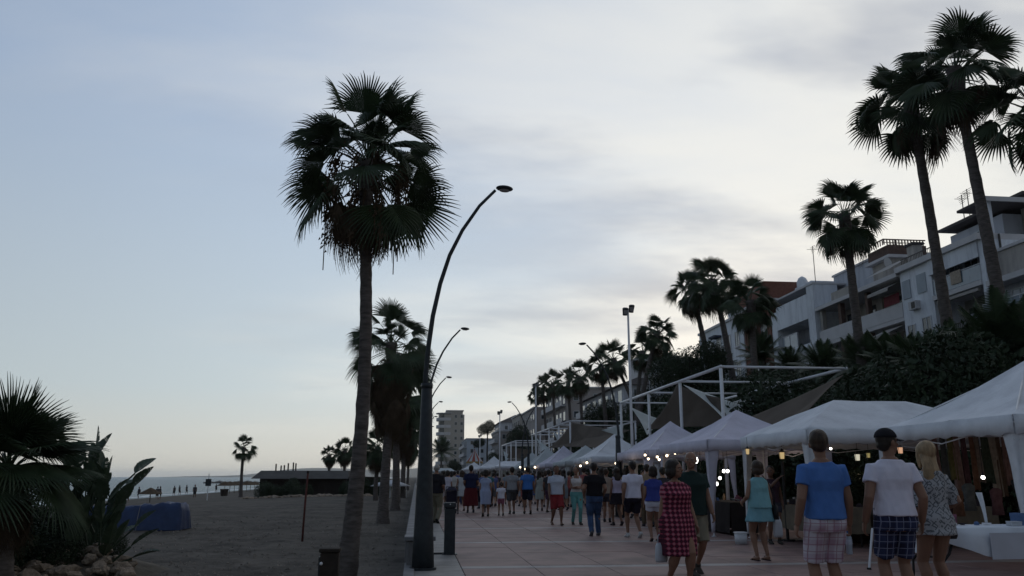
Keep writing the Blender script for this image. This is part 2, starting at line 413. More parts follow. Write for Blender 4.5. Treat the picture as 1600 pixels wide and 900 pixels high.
# low wall between promenade and beach
mwall = mat('pale_render', (0.21, 0.21, 0.215), 0.85, 0.18, 2.5, 0.01, 18, stain=.3, sscale=2)
w = empty('low_wall', (-0.08, 14, 0), 'long low pale wall running along the beach edge of the promenade', 'wall')
y = 14.25
while y < 130:
    box('wall_block', mwall, -0.07, 0.09, y - 14, y - 14 + 3.97, -0.55, 0.44, w, 0.012); y += 4.0
box('kerb_wall', mwall, -0.07, 0.09, -9, 0.21, -0.55, 0.03, w, 0.01)
pb = empty('lamp_plinth', (0.1, 14.0, 0), 'pale block with a flat slab on top right behind the nearest lamp column', 'plinth')
box('plinth', mwall, -0.22, 0.20, -0.25, 0.22, -0.02, 0.40, pb, 0.015)
box('cap', mat('plinth_cap', (0.22, 0.22, 0.23), 0.8, 0.2, 4), -0.26, 0.24, -0.29, 0.25, 0.402, 0.47, pb, 0.01)

# far hills behind the bay
def ridge(y, x0, x1, h, seed):
    n = 60; bm = bmesh.new(); a = []
    for j in range(4):
        row = []
        for i in range(n + 1):
            s = i / n; x = x0 + (x1 - x0) * s
            e = min(1, s * 3.0) if j else 0
            hh = (h * (0.45 + 0.55 * noise.noise(Vector((s * 5 + seed, 0, 0))) + 0.35 * s)) * min(1, s * 6) * (0, 0.55, 1.0, 0.9)[j]
            row.append(bm.verts.new((x, y + j * 250 + 40 * noise.noise(Vector((s * 9, j, seed))), -3 + max(0, hh))))
        a.append(row)
    for j in range(3):
        for i in range(n): bm.faces.new((a[j][i], a[j][i + 1], a[j + 1][i + 1], a[j + 1][i]))
    return bm
mhill = mat('hill_scrub', (0.07, 0.075, 0.06), 0.95, 0.3, 0.004)
tag(build('hills', ridge(5200, -1650, 2500, 105, 1.0), mhill, smooth=True), kind='structure')
# jetty
mj = mat('jetty_rock', (0.10, 0.095, 0.09), 0.95, 0.3, 0.3)
j0 = at(318, 748.5, Y=430); bm = bmesh.new()
for i in range(26):
    x = j0.x + 3 + i * 4.2
    rr = rand_rock(i, 1.0)
    for v in rr.verts: pass
    s = bmesh.ops.create_icosphere(bm, subdivisions=1, radius=1.0)['verts']
    for v in s: v.co = Vector((v.co.x * 3.4 + x, v.co.y * 4 + 430 + 8 * math.sin(i * .3), v.co.z * (1.1 + 0.25 * math.sin(i * 2.1)) + Z_SEA + 0.1))
    rr.free()
je = build('jetty', bm, mj); tag(je, 'long low rock jetty reaching into the sea on the horizon', 'jetty')

# ------------------------------------------------------------------ BUILDINGS on the bank
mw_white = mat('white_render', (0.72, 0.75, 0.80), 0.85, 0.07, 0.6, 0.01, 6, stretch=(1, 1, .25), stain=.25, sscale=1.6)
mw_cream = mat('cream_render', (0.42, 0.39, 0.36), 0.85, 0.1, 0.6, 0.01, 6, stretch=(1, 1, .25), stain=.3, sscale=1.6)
mw_grey = mat('grey_render', (0.48, 0.50, 0.55), 0.85, 0.08, 0.5, 0.01, 6, stretch=(1, 1, .25), stain=.25, sscale=1.6)
mw_brick = mat('brown_brick', (0.115, 0.075, 0.062), 0.9, 0.2, 5, 0.01, 20)
mw_red = mat('red_brick', (0.17, 0.075, 0.055), 0.9, 0.15, 5, 0.01, 20)
mw_slab = mat('slab_paint', (0.56, 0.55, 0.56), 0.85, 0.08, 1)
mw_glass = mat_glass('window_glass', (0.035, 0.045, 0.055), 0.06)
mw_glass2 = mat_glass('pale_blind_glass', (0.25, 0.29, 0.34), 0.2)
mw_frame = mat('window_frame', (0.50, 0.52, 0.55), 0.6, 0.05, 3)
mw_dframe = mat('dark_frame', (0.06, 0.055, 0.05), 0.6, 0.1, 3)
mw_shut = mat('shutter', (0.38, 0.42, 0.46), 0.8, 0.06, 2)
mw_rail = mat_glass('rail_glass', (0.20, 0.25, 0.30), 0.15)
mw_roof = mat('dark_roof', (0.07, 0.06, 0.06), 0.8, 0.2, 3)
mw_awn = mat('awning_cloth', (0.36, 0.34, 0.32), 0.9, 0.1, 3)

class Bld:
    """parts are given in world coordinates; x measured from the street face at xf"""
    def __init__(s, name, label, xf, y0, y1, z0, cat='building', group=None):
        s.xf, s.y0, s.y1 = xf, y0, y1; s.o = (xf, y0, z0)
        s.r = empty(name, s.o, label, cat, group)
    def b(s, name, m, x0, x1, y0, y1, z0, z1, parent=None, label=None):
        ox, oy, oz = s.o
        o = box(name, m, s.xf + x0 - ox, s.xf + x1 - ox, y0 - oy, y1 - oy, z0 - oz, z1 - oz, parent or s.r)
        if label: o['label'] = label
        return o
    def win(s, y0, y1, z0, z1, x=0.0, glass=None, frame=None, mull=1, blind=0.0):
        """window standing in the wall face at depth x: frame, panes, sill"""
        ox, oy, oz = s.o; f = frame or mw_frame; t = 0.06
        bm = bmesh.new()
        def q(a, b, c, d, e, g): bx(bm, s.xf + a - ox, s.xf + b - ox, c - oy, d - oy, e - oz, g - oz)
        q(x - .05, x + .02, y0, y1, z1 - t, z1); q(x - .05, x + .02, y0, y1, z0, z0 + t)
        q(x - .05, x + .02, y0, y0 + t, z0 + t, z1 - t); q(x - .05, x + .02, y1 - t, y1, z0 + t, z1 - t)
        wd = (y1 - y0) / (mull + 1)
        for k in range(1, mull + 1): q(x - .045, x + .02, y0 + wd * k - .025, y0 + wd * k + .025, z0 + t, z1 - t)
        w = build('window', bm, f, s.r)
        for k in range(mull + 1):
            s.b('pane', glass or mw_glass, x - .02, x - .006, y0 + wd * k + (t if k == 0 else .025), y0 + wd * (k + 1) - (t if k == mull else .025), z0 + t, z1 - t, w)
        if blind: s.b('blind', mw_shut, x - .04, x - .024, y0 + t, y1 - t, z1 - t - (z1 - z0) * blind, z1 - t, w)
        s.b('sill', mw_slab, x - .14, x - .002, y0 - .05, y1 + .05, z0 - .07, z0 - .004, w)
        return w
    def rail(s, y0, y1, z, x=0.0, h=0.95, glass=False):
        ox, oy, oz = s.o; bm = bmesh.new()
        def q(a, b, c, d, e, g): bx(bm, s.xf + a - ox, s.xf + b - ox, c - oy, d - oy, e - oz, g - oz)
        q(x - .03, x + .03, y0, y1, z + h - .05, z + h)
        k = y0 + .05
        while k < y1: q(x - .012, x + .012, k, k + .024, z, z + h - .05); k += (0.9 if glass else 0.16)
        r = build('railing', bm, mw_dframe if not glass else mw_frame, s.r)
        if glass: s.b('rail_pane', mw_rail, x - .008, x + .008, y0 + .09, y1, z + .06, z + h - .07, r)
    def antenna(s, x, y, z, h=1.6):
        ox, oy, oz = s.o; bm = bmesh.new(); p = Vector((s.xf + x - ox, y - oy, z - oz))
        tube(bm, [p, p + Vector((0, 0, h))], 0.03, 5)
        for k in range(5):
            tube(bm, [p + Vector((-.02, -.45 + .05 * k, h - .12 * k - .05)), p + Vector((.02, .45 - .05 * k, h - .12 * k - .05))], 0.016, 4)
        tube(bm, [p + Vector((-.5, 0, h - .3)), p + Vector((.5, 0, h - .25))], 0.016, 4)
        build('antenna', bm, mw_dframe, s.r)

def loggia(B, y0, y1, zf, zc, wallm, parapet=None, rail=None, depth=1.6, doors=(), cols=()):
    """a balcony storey: floor slab, back wall, doors, parapet or railing"""
    B.b('floor_slab', mw_slab, -0.12, depth, y0, y1, zf - .26, zf)
    B.b('back_wall', wallm, depth, depth + .25, y0, y1, zf + .002, zc)
    if parapet: B.b('parapet', parapet, -.14, -.02, y0 + .003, y1 - .003, zf + .003, zf + .92)
    if rail: B.rail(y0, y1, zf + .003, 0.0, 0.95, rail == 'glass')
    for (a, b, top, fr) in doors: B.win(a, b, zf + .06, zf + top, depth, frame=fr, mull=1)
    for (a, b, m) in cols: B.b('column', m, 0.02, 0.35, a, b, zf + .002, zc - .002)

# white apartment house (nearest, wholly seen)
b1 = Bld('apartment_house', 'white apartment house with a dark recessed balcony and closed shutters behind the tallest palms', 30, 39.4, 47.1, 5.0)
b1.b('wall', mw_white, 0, 9, 44.1, 47.1, 5, 13.9)
b1.b('rear_wall', mw_white, 1.9, 9, 39.25, 44.1, 5, 13.9)
b1.b('cornice', mw_slab, -.28, 9.2, 39.3, 47.2, 13.903, 14.25)
b1.b('fascia', mw_white, -.12, -.01, 39.65, 44.1, 13.0, 13.9)
b1.b('column', mw_white, -.05, 1.9, 39.25, 39.62, 5, 13.9); b1.b('column', mw_white, -.05, 1.88, 43.9, 44.09, 5, 13.9)
for (a, b, z0, z1) in ((46.1, 46.9, 12.15, 13.3), (44.5, 45.4, 12.2, 13.35)): b1.b('shutter', mw_shut, -.05, -.003, a, b, z0, z1)
b1.win(44.4, 45.3, 9.6, 10.7); b1.win(46.0, 46.8, 9.4, 10.5)
b1.b('floor_slab', mw_slab, -.15, 1.88, 39.62, 43.9, 11.45, 11.72); b1.b('balcony_wall', mw_white, 1.0, 1.18, 39.62, 43.9, 11.722, 13.9)
b1.win(42.6, 43.7, 11.9, 13.5, 1.0, glass=mw_glass2); b1.win(41.1, 42.3, 12.2, 13.4, 1.0); b1.rail(39.65, 43.88, 11.725, 0, .95, True)
b1.b('towel', mat('beige_towel', (0.36, 0.30, 0.24), 0.9, 0.2, 8), -.07, -.035, 41.3, 42.2, 12.0, 12.72)
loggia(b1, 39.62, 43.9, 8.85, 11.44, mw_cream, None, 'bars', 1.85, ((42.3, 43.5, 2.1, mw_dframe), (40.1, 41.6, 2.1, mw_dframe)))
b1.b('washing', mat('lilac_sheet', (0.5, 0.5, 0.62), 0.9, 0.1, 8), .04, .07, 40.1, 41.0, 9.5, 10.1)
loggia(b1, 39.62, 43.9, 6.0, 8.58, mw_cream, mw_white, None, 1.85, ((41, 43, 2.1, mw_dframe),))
b1.b('penthouse_wall', mw_grey, 3.2, 9, 41.6, 46.3, 14.253, 16.2); b1.b('penthouse_wall', mw_cream, 4.4, 9, 39.4, 41.59, 14.253, 16.5); b1.b('penthouse_roof', mw_roof, 2.6, 9.3, 39.1, 46.6, 16.503, 16.68); b1.b('roof_post', mw_white, .6, .8, 39.3, 39.5, 14.253, 16.1)
b1.b('terrace_roof', mw_roof, .4, 2.59, 39.1, 41.6, 16.103, 16.25); b1.b('terrace_roof_edge', mw_slab, .3, 2.59, 39.0, 39.09, 16.0, 16.26)
b1.b('drainpipe', mw_dframe, .9, .98, 39.17, 39.24, 12.5, 14.2); b1.b('side_vent', mw_dframe, 1.6, 1.75, 39.2, 39.245, 13.3, 13.45); b1.b('side_vent', mw_dframe, 2.3, 2.45, 39.2, 39.245, 13.35, 13.5)
b1.b('penthouse_door', mw_dframe, 4.35, 4.395, 40.2, 40.9, 14.26, 16.0)
b1.win(43.0, 44.2, 14.9, 15.8, 3.2)
b1.b('chimney', mw_cream, .6, 1.2, 46.3, 47.0, 14.253, 15.6); b1.b('chimney_cap', mw_roof, .5, 1.3, 46.2, 47.1, 15.603, 15.75)
b1.antenna(4.5, 46.0, 16.42, 2.9); b1.antenna(3.5, 45.2, 16.42, 2.2); b1.rail(43.8, 47.0, 14.253, 0.1, .5)

for (y, z) in ((45.3, 11.3), (44.3, 8.6)):
    a_ = b1.b('air_conditioner', mw_slab, -.32, -.003, y, y + .75, z, z + .5); b1.b('fan_grille', mw_dframe, -.335, -.322, y + .08, y + .45, z + .06, z + .44, a_)
for k_, y in enumerate((40.0, 40.6, 43.2)):
    p_ = b1.b('plant_pot', mw_brick, .12, .42, y, y + .3, 8.855, 9.15); b1.b('pot_plant', M['leaf2'], .1, .44, y - .04, y + .34, 9.153, 9.55 + .1 * k_, p_)
b1.b('rolled_awning', mw_awn, -.12, .06, 40.0, 43.6, 11.2, 11.36)
# house at the right edge
b0 = Bld('terraced_house', 'pale house with brown balcony parapet and roof terrace at the right edge of the row', 30, 30, 39.2, 5.0)
b0.b('wall', mw_cream, .6, 9, 30, 39.1, 11.5, 13.1, label='pale upper wall above the terrace')
b0.b('wall', mw_grey, .6, 9, 30, 39.2, 5, 11.5)
b0.b('floor_slab', mw_slab, -.25, .6, 30, 39.15, 11.2, 11.5)
b0.b('cornice', mw_slab, .5, 9, 30, 39.15, 13.103, 13.25)
b0.b('balcony_floor', mw_slab, -.7, .6, 30, 39.1, 8.6, 8.85); b0.b('parapet', mw_brick, -.7, -.58, 30, 39.1, 8.853, 9.75)
b0.win(37.2, 38.4, 9.0, 10.9, .6, glass=mw_glass2); b0.win(34.5, 36.2, 9.0, 10.9, .6); b0.rail(30, 39.1, 9.753, -.64, .45, True)
b0.b('balcony_floor', mw_slab, -.7, .6, 30, 39.1, 6.0, 6.25); b0.win(36.5, 38.2, 6.4, 8.2, .6); b0.win(33, 35, 6.4, 8.2, .6)

# beige stepped house with brick roof tower
b2 = Bld('balcony_house', 'beige house with stacked balconies, awnings and a brown brick roof tower with trellis', 30.3, 47.2, 52.6, 5.0)
b2.b('side_wall', mw_cream, .4, 9, 47.15, 47.4, 5, 13.7)
for zf, dz, par in ((11.2, 0, mw_slab), (8.4, 1, mw_slab), (5.6, 2, mw_slab)):
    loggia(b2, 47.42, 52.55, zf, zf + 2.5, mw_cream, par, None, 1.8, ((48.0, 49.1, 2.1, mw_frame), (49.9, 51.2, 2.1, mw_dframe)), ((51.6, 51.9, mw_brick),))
    aw = bmesh.new(); y0, y1 = 47.6 + dz * .3, 50.0
    v = [aw.verts.new(p) for p in ((.3, y0 - 47.2, zf - 5 + 2.45), (.3, y1 - 47.2, zf - 5 + 2.45), (-.9, y1 - 47.2, zf - 5 + 1.9), (-.9, y0 - 47.2, zf - 5 + 1.9), (-.9, y1 - 47.2, zf - 5 + 1.7), (-.9, y0 - 47.2, zf - 5 + 1.7))]
    aw.faces.new(v[:4]); aw.faces.new((v[3], v[2], v[4], v[5])); build('awning', aw, mw_awn, b2.r)
b2.b('red_banner', mat('maroon_cloth', (0.16, 0.03, 0.04), 0.9, 0.1, 4), -.2, -.16, 47.6, 49.3, 12.15, 12.8)
b2.b('roof_slab', mw_slab, -.5, 9, 47.2, 52.7, 13.72, 14.0); b2.b('attic_wall', mw_cream, 1.7, 4.3, 50.9, 53.4, 14.003, 16.0); b2.b('attic_wall', mw_grey, 4.31, 9, 47.3, 52.5, 14.003, 15.6)
b2.b('attic_slab', mw_slab, 1.3, 4.6, 50.6, 53.7, 16.003, 16.2); b2.b('brick_tower', mw_brick, 1.5, 4.3, 50.9, 53.5, 16.203, 16.95)
tr = bmesh.new()
for k in range(14): bx(tr, 1.22 + k * .22, 1.30 + k * .22, 3.72, 3.76, 11.953, 12.3)
bx(tr, 1.2, 4.3, 3.70, 3.78, 12.301, 12.37); bx(tr, 1.2, 4.3, 3.765, 3.79, 12.1, 12.15)
for k in range(9): bx(tr, 1.22, 1.26, 3.85 + k * .28, 3.93 + k * .28, 11.953, 12.3)
bx(tr, 1.2, 1.28, 3.79, 6.3, 12.301, 12.37)
build('trellis', tr, mw_brick, b2.r)
bm = bmesh.new(); bmesh.ops.create_cone(bm, cap_ends=True, segments=14, radius1=.42, radius2=.1, depth=.12, matrix=Matrix.Translation((1.3, 3.5, 10.6)) @ Matrix.Rotation(R(70), 4, 'Y')); build('satellite_dish', bm, mw_slab, b2.r)
aw = bmesh.new(); v = [aw.verts.new(p) for p in ((1.3, .9, 10.4), (1.3, 3.9, 10.4), (-.3, 3.9, 9.5), (-.3, .9, 9.5))]; aw.faces.new(v); build('awning', aw, mw_awn, b2.r)

# set-back grey gable and balcony house
b3 = Bld('balcony_house', 'grey house with tall blank side wall and two pale balconies on brick piers', 30.3, 52.75, 58.4, 5.0)
for zf in (11.2, 8.35, 5.5):
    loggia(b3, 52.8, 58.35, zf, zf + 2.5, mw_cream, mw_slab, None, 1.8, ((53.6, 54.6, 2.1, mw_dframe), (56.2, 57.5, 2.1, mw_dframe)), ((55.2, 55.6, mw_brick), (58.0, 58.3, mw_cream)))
b3.b('roof_slab', mw_slab, -.3, 9, 52.8, 58.4, 13.72, 13.98); b3.b('attic_wall', mw_grey, 2.4, 12, 52.9, 60.2, 13.983, 16.9)
b3.b('attic_cap', mw_slab, 2.3, 12.1, 52.8, 60.3, 16.903, 17.05)
b3.b('terrace_parapet', mw_cream, -.2, 0, 52.9, 56, 13.983, 14.6); b3.antenna(4, 54, 17.05, 1.2); b3.antenna(6, 59, 17.05, 1.2)
# white house with sloping parapet
b4 = Bld('terraced_house', 'white house with a sloping parapet, round chimney and one glazed recess', 30, 58.5, 66.2, 5.0)
b4.b('pier', mw_white, 0, 2, 58.5, 59.6, 5, 15.9); b4.b('pier', mw_white, 0, 2, 65.2, 66.2, 5, 15.0)
b4.b('rear_wall', mw_grey, 2, 9, 58.5, 66.2, 5, 15.3)
b4.b('upper_wall', mw_white, 0, 1.998, 59.602, 65.198, 13.4, 15.35)
b4.b('floor_slab', mw_slab, -.1, 1.99, 59.61, 65.19, 10.6, 10.9); b4.b('parapet', mw_white, 0, .15, 59.61, 65.19, 10.903, 11.5)
b4.win(62.2, 65.0, 11.5, 12.8, .3, glass=mw_glass2); b4.win(60.0, 61.5, 11.0, 13.0, 1.9)
b4.b('lower_wall', mw_white, .2, 1.99, 59.61, 65.19, 5, 10.59); b4.win(60.5, 62, 7.6, 9.6, .2); b4.win(63, 64.5, 7.6, 9.6, .2)
b4.b('cornice', mw_slab, -.06, 9, 58.45, 66.25, 15.903, 16.05)
bm = bmesh.new(); loft(bm, [(1.5, 4.6, 11.0, .45, .45), (1.5, 4.6, 12.2, .45, .45), (1.5, 4.6, 12.5, .3, .3), (1.5, 4.6, 12.65, .08, .08)], 12); build('chimney', bm, mw_white, b4.r, True)
b4.b('stair_tower', mw_white, 1.2, 4, 61.0, 63.9, 16.06, 16.8); b4.antenna(.8, 59.5, 16.05, 3.2)
# brick red house
b5 = Bld('brick_house', 'red brick house with a flat pale roof slab between two white houses', 30, 66.4, 72.2, 5.0)
b5.b('wall', mw_red, 0, 8, 66.4, 72.2, 5, 16.2); b5.b('roof_slab', mw_slab, -.5, 8.3, 66.3, 72.3, 16.203, 16.5); b5.b('roof_parapet', mw_red, -.4, 8, 66.4, 72.2, 16.503, 18.0)
b5.win(67.2, 68.4, 13.0, 14.6); b5.win(69.4, 70.6, 13.0, 14.6); b5.b('string_course', mw_slab, -.2, -.002, 66.42, 72.18, 12.2, 12.5)
b5.win(67.2, 68.4, 9.4, 11.0); b5.win(69.4, 70.6, 9.4, 11.0)
b6 = Bld('white_house', 'plain white house with small square windows seen under the palm pair', 30, 72.4, 84.5, 5.0)
b6.b('wall', mw_white, 0, 8, 72.4, 84.5, 5, 16.2); b6.b('cornice', mw_slab, -.15, 8.1, 72.35, 84.6, 16.203, 16.45)
b6.b('stair_tower', mw_white, 1, 5, 75.5, 78.5, 16.453, 17.8)
for k, y in enumerate((73.4, 75.6, 78.2, 80.4, 82.4)):
    for z in (13.4, 10.6, 8.0): b6.win(y, y + 1.1, z, z + 1.5)
b6.b('blue_awning', mat('navy_awning', (0.03, 0.04, 0.07), 0.8, 0.1, 3), -.8, -.02, 78, 79.6, 15.0, 15.2)

# the houses further along the hill
def block(name, label, xf, y0, y1, z0, z1, wallm, storeys, bays, depth=10, style='win', roof='flat', front=True):
    B = Bld(name, label, xf, y0, y1, z0); B.b('wall', wallm, 0, depth, y0, y1, z0, z1)
    sh = (z1 - z0) / storeys; bw = (y1 - y0) / bays
    for s in range(storeys):
        z = z0 + s * sh
        if style == 'balcony':
            B.b('balcony', mw_slab, -1.1, -.003, y0 + .3, y1 - .3, z - .12, z + .06); B.b('parapet', mw_slab, -1.1, -1.0, y0 + .3, y1 - .3, z + .063, z + .95)
        for k in range(bays):
            B.win(y0 + bw * (k + .22), y0 + bw * (k + .78), z + .9 if style == 'win' else z + .1, z + min(2.3, sh - .4), 0.0, mull=0)
    # end wall towards the viewer (-Y)
    n = max(1, int(depth / 3.2)); ox, oy, oz = B.o
    for s in range(storeys):
        z = z0 + s * sh
        for k in range(n):
            x = (k + .5) * depth / n; bm = bmesh.new()
            bx(bm, x - .55, x + .55, -.06, -.003, z + .9 - oz, z + min(2.3, sh - .4) - oz); w = build('window', bm, mw_frame, B.r)
            B.b('pane', mw_glass, x - .45, x + .45, y0 - .07, y0 - .062, z + 1.0, z + min(2.2, sh - .5), w)
    if roof == 'flat':
        B.b('cornice', mw_slab, -.3, depth + .2, y0 - .25, y1 + .25, z1 + .003, z1 + .3)
    else:
        bm = bmesh.new(); a, b, c, d = -.8, depth + .6, -.8, (y1 - y0) + .8; h = z1 - z0
        v = [bm.verts.new(p) for p in ((a, c, h), (b, c, h), (b, d, h), (a, d, h), ((a + b) / 2, c + 4, h + 2.6), ((a + b) / 2, d - 4, h + 2.6))]
        for f in ((0, 1, 4), (1, 2, 5, 4), (2, 3, 5), (3, 0, 4, 5), (3, 2, 1, 0)): bm.faces.new([v[i] for i in f])
        build('roof', bm, mw_roof, B.r)
    return B
mw_dim = mat('taupe_render', (0.34, 0.31, 0.30), 0.9, 0.12, 0.3)
mw_pale = mat('pale_blue_render', (0.50, 0.55, 0.62), 0.9, 0.1, 0.3)
h1 = block('hillside_villa', 'wide grey villa with a low hipped roof and long balcony behind the palm cluster', 30, 118, 150, 6, 14.6, mw_grey, 3, 7, 12, 'balcony', 'hip')
h1.b('tank_house', mw_slab, 3, 9, 119, 126, 14.6, 19.2); 
block('white_house', 'small pale house with square upper storey left of the tall floodlight mast', 31, 98, 108, 6, 15.5, mw_grey, 3, 3, 9)
block('apartment_house', 'brownish flats with two pale balcony lines behind the slender left lamp posts', 29, 160, 186, 5, 18.5, mw_dim, 4, 6, 12, 'balcony')
block('apartment_house', 'stepped taupe flats on the hill where the white promenade frame ends', 27, 190, 214, 3, 17.0, mw_dim, 4, 6, 12, 'win')
block('hillside_house', 'narrow dim hillside house with flat roof farther down the row', 27, 218, 236, 3, 17.5, mw_cream, 4, 4, 10, 'win')
block('hillside_house', 'low taupe hillside house in front of the distant white flats', 23, 236, 256, 2, 14.0, mw_dim, 4, 5, 10, 'balcony')
block('hillside_house', 'grey hillside house with dark roof just right of the round tree', 26, 258, 280, 2, 18.0, mw_grey, 5, 5, 10, 'balcony', 'hip')
block('white_flats', 'pale blue flats with rows of balconies below the round-cornered tower', 17, 285, 318, 0, 14.0, mw_pale, 5, 8, 14, 'balcony')
# the tower with rounded balconies
T = Bld('apartment_tower', 'tall beige apartment tower with rounded balconies beside the lamp posts', 7.6, 330, 344, 0)
T.b('wall', mat('tower_render', (0.40, 0.37, 0.33), 0.9, 0.08, 0.3), 3.0, 11, 330, 344, 0, 25.6); T.b('roof_house', mw_cream, 4, 10.4, 331, 343, 25.603, 27.1); T.b('roof_cap', mw_slab, 3.7, 10.8, 330.6, 343.4, 27.103, 27.4)
for s in range(9):
    z = 0.4 + s * 2.85
    bm = bmesh.new(); loft(bm, [(3.6, 4.0, z, 3.7, 4.3), (3.6, 4.0, z + 1.15, 3.7, 4.3)], 24, power=0.7); build('balcony', bm, mw_slab, T.r)
    bm = bmesh.new(); loft(bm, [(3.7, 4.1, z + 1.15, 3.0, 3.6), (3.7, 4.1, z + 2.86, 3.0, 3.6)], 24, power=0.7); build('glazing', bm, mw_glass, T.r)
    for x in (7.6, 9.9):
        w = box('window', mw_frame, x - .55, x + .55, -.05, -.003, z + 1.0, z + 2.3, T.r); box('pane', mw_glass, x - .47, x + .47, -.058, -.052, z + 1.08, z + 2.22, w)
bm = bmesh.new(); loft(bm, [(3.6, 4.0, 26.05, 3.8, 4.4), (3.6, 4.0, 26.3, 3.8, 4.4)], 24, power=0.7); build('balcony_roof', bm, mw_slab, T.r)
# ------------------------------------------------------------------ PALMS
def fan_leaf_mesh(seed, elev, pet=0.85, blade=0.72, droop=0.5, nseg=26, m='leaf', spread=96, join=0.5, name='leaf', hang=1.0, bend=0.0):
    """costapalmate fan leaf; elevation baked in so that the tips hang by their own weight"""
    r = random.Random(seed); V = []; Fc = []
    ce, se = math.cos(R(elev)), math.sin(R(elev))
    def T(x, y, z):      # leaf frame -> tree frame, x outwards
        X = x * ce - z * se; Z = x * se + z * ce
        d = math.sqrt(X * X + y * y + 0.0)
        return (X, y, Z - droop * 0.28 * (d ** 2) / 1.6)
    # petiole
    npt = 5
    for i in range(npt + 1):
        s = i / npt; x = pet * s; w = 0.028 * (1 - .55 * s); zz = 0.05 * math.sin(s * math.pi)
        for (a, b) in ((-w, 0), (0, w * .8), (w, 0), (0, -w * .6)): V.append(T(x, a, b + zz))
    for i in range(npt):
        a = i * 4
        for k in range(4): Fc.append((a + k, a + (k + 1) % 4, a + 4 + (k + 1) % 4, a + 4 + k))
    for i in range(nseg):
        th = R(-spread + 2 * spread * i / (nseg - 1)); dth = R(2 * spread / (nseg - 1)) * .5
        L = blade * (0.72 + 0.28 * math.cos(th * 0.62)) * r.uniform(.9, 1.08)
        base = len(V); stops = (0.05, join * .55, join, join + (1 - join) * .45, 0.86, 1.0)
        lat = r.uniform(-.05, .05); drop = r.uniform(.6, 1.5) * hang
        for j, s in enumerate(stops):
            rad = L * s; t = th + lat * max(0, s - join)
            half = rad * math.tan(dth) if s <= join + .01 else L * join * math.tan(dth) * (1 - ((s - join) / (1 - join)) ** 1.3) * .95 + .0025
            half = min(half, .045)
            cx, cy = pet + rad * math.cos(t), rad * math.sin(t)
            px_, py_ = -math.sin(t), math.cos(t)
            zz = -0.10 * (rad ** 2) * abs(math.sin(th)) * 1.0 - max(0, s - join) ** 2 * .30 * drop * L / .72
            ple = .5 * half
            e = [(cx - px_ * half, cy - py_ * half, zz - ple), (cx, cy, zz + ple), (cx + px_ * half, cy + py_ * half, zz - ple)]
            for p in e:
                cb, sb = math.cos(R(-bend)), math.sin(R(-bend)); p = (pet + (p[0] - pet) * cb - p[2] * sb, p[1], (p[0] - pet) * sb + p[2] * cb); q = T(*p); k = max(0, s - join) ** 2 * .34 * drop * (L / .72)
                V.append((q[0] * (1 - .06 * k), q[1], q[2] - k))
        for j in range(len(stops) - 1):
            a = base + j * 3; Fc += [(a, a + 1, a + 4, a + 3), (a + 1, a + 2, a + 5, a + 4)]
    return pyd(V, Fc, M[m], name)
def leaf_set(seed, pet, blade, nseg=26, hg=1.0, spr=96, jn=.5):
    live = [(e, [fan_leaf_mesh(seed + 10 * i + j, e, pet * (1 if e > -30 else .9), blade, .5, nseg, hang=hg * (.8 if e > 20 else 1.0), spread=spr - (14 if e > 35 else 0), join=jn, bend=(-4, 0, 6, 14, 26, 36, 30)[i] + 14 * j) for j in range(2)]) for i, e in enumerate((80, 62, 40, 18, -6, -30, -50))]
    dead = [fan_leaf_mesh(seed + 200 + j, e, pet * .75, blade * .85, .9, nseg, 'deadleaf', (42, 60, 80)[j], .4, 'dead_leaf', 1.6, (72, 40, 12)[j]) for j, e in enumerate((-10, -46, -74))]
    return live, dead
LS_BIG = leaf_set(1, .95, .80, 32, 1.2, 86, .55)
LS_MID = leaf_set(300, .92, .90, 24, 1.1, 88, .6)
def trunk_mesh(h, r0, r1, lean=(0, 0), seed=0, rings=46, n=14, boots=True, bow=0.0, flare=.45, fh=.35):
    V = []; Fc = []; r = random.Random(seed)
    for i in range(rings + 1):
        s = i / rings; z = h * s
        rad = r0 + (r1 - r0) * s ** .7 + r0 * flare * math.exp(-s * h / fh)
        if boots and s > .88: rad *= 1 + 1.1 * (s - .88) / .12 * (1 if s < .97 else .7)
        rad *= 1 + (.045 if i % 2 else -.02) + r.uniform(-.02, .02)
        cx = bow * math.sin(math.pi * min(1, s * 1.15) ** .8) + lean[0] * s ** 1.5 + .035 * math.sin(s * 5 + seed); cy = lean[1] * s ** 1.5
        for k in range(n):
            t = 2 * math.pi * k / n; q = rad * (1 + .07 * noise.noise(Vector((math.cos(t) * 2, math.sin(t) * 2, z * 3 + seed))))
            V.append((cx + q * math.cos(t), cy + q * math.sin(t), z))
    for i in range(rings):
        for k in range(n):
            a = i * n; Fc.append((a + k, a + (k + 1) % n, a + n + (k + 1) % n, a + n + k))
    Fc.append(tuple(rings * n + k for k in range(n)))
    return pyd(V, Fc, M['trunk'], 'trunk', True)
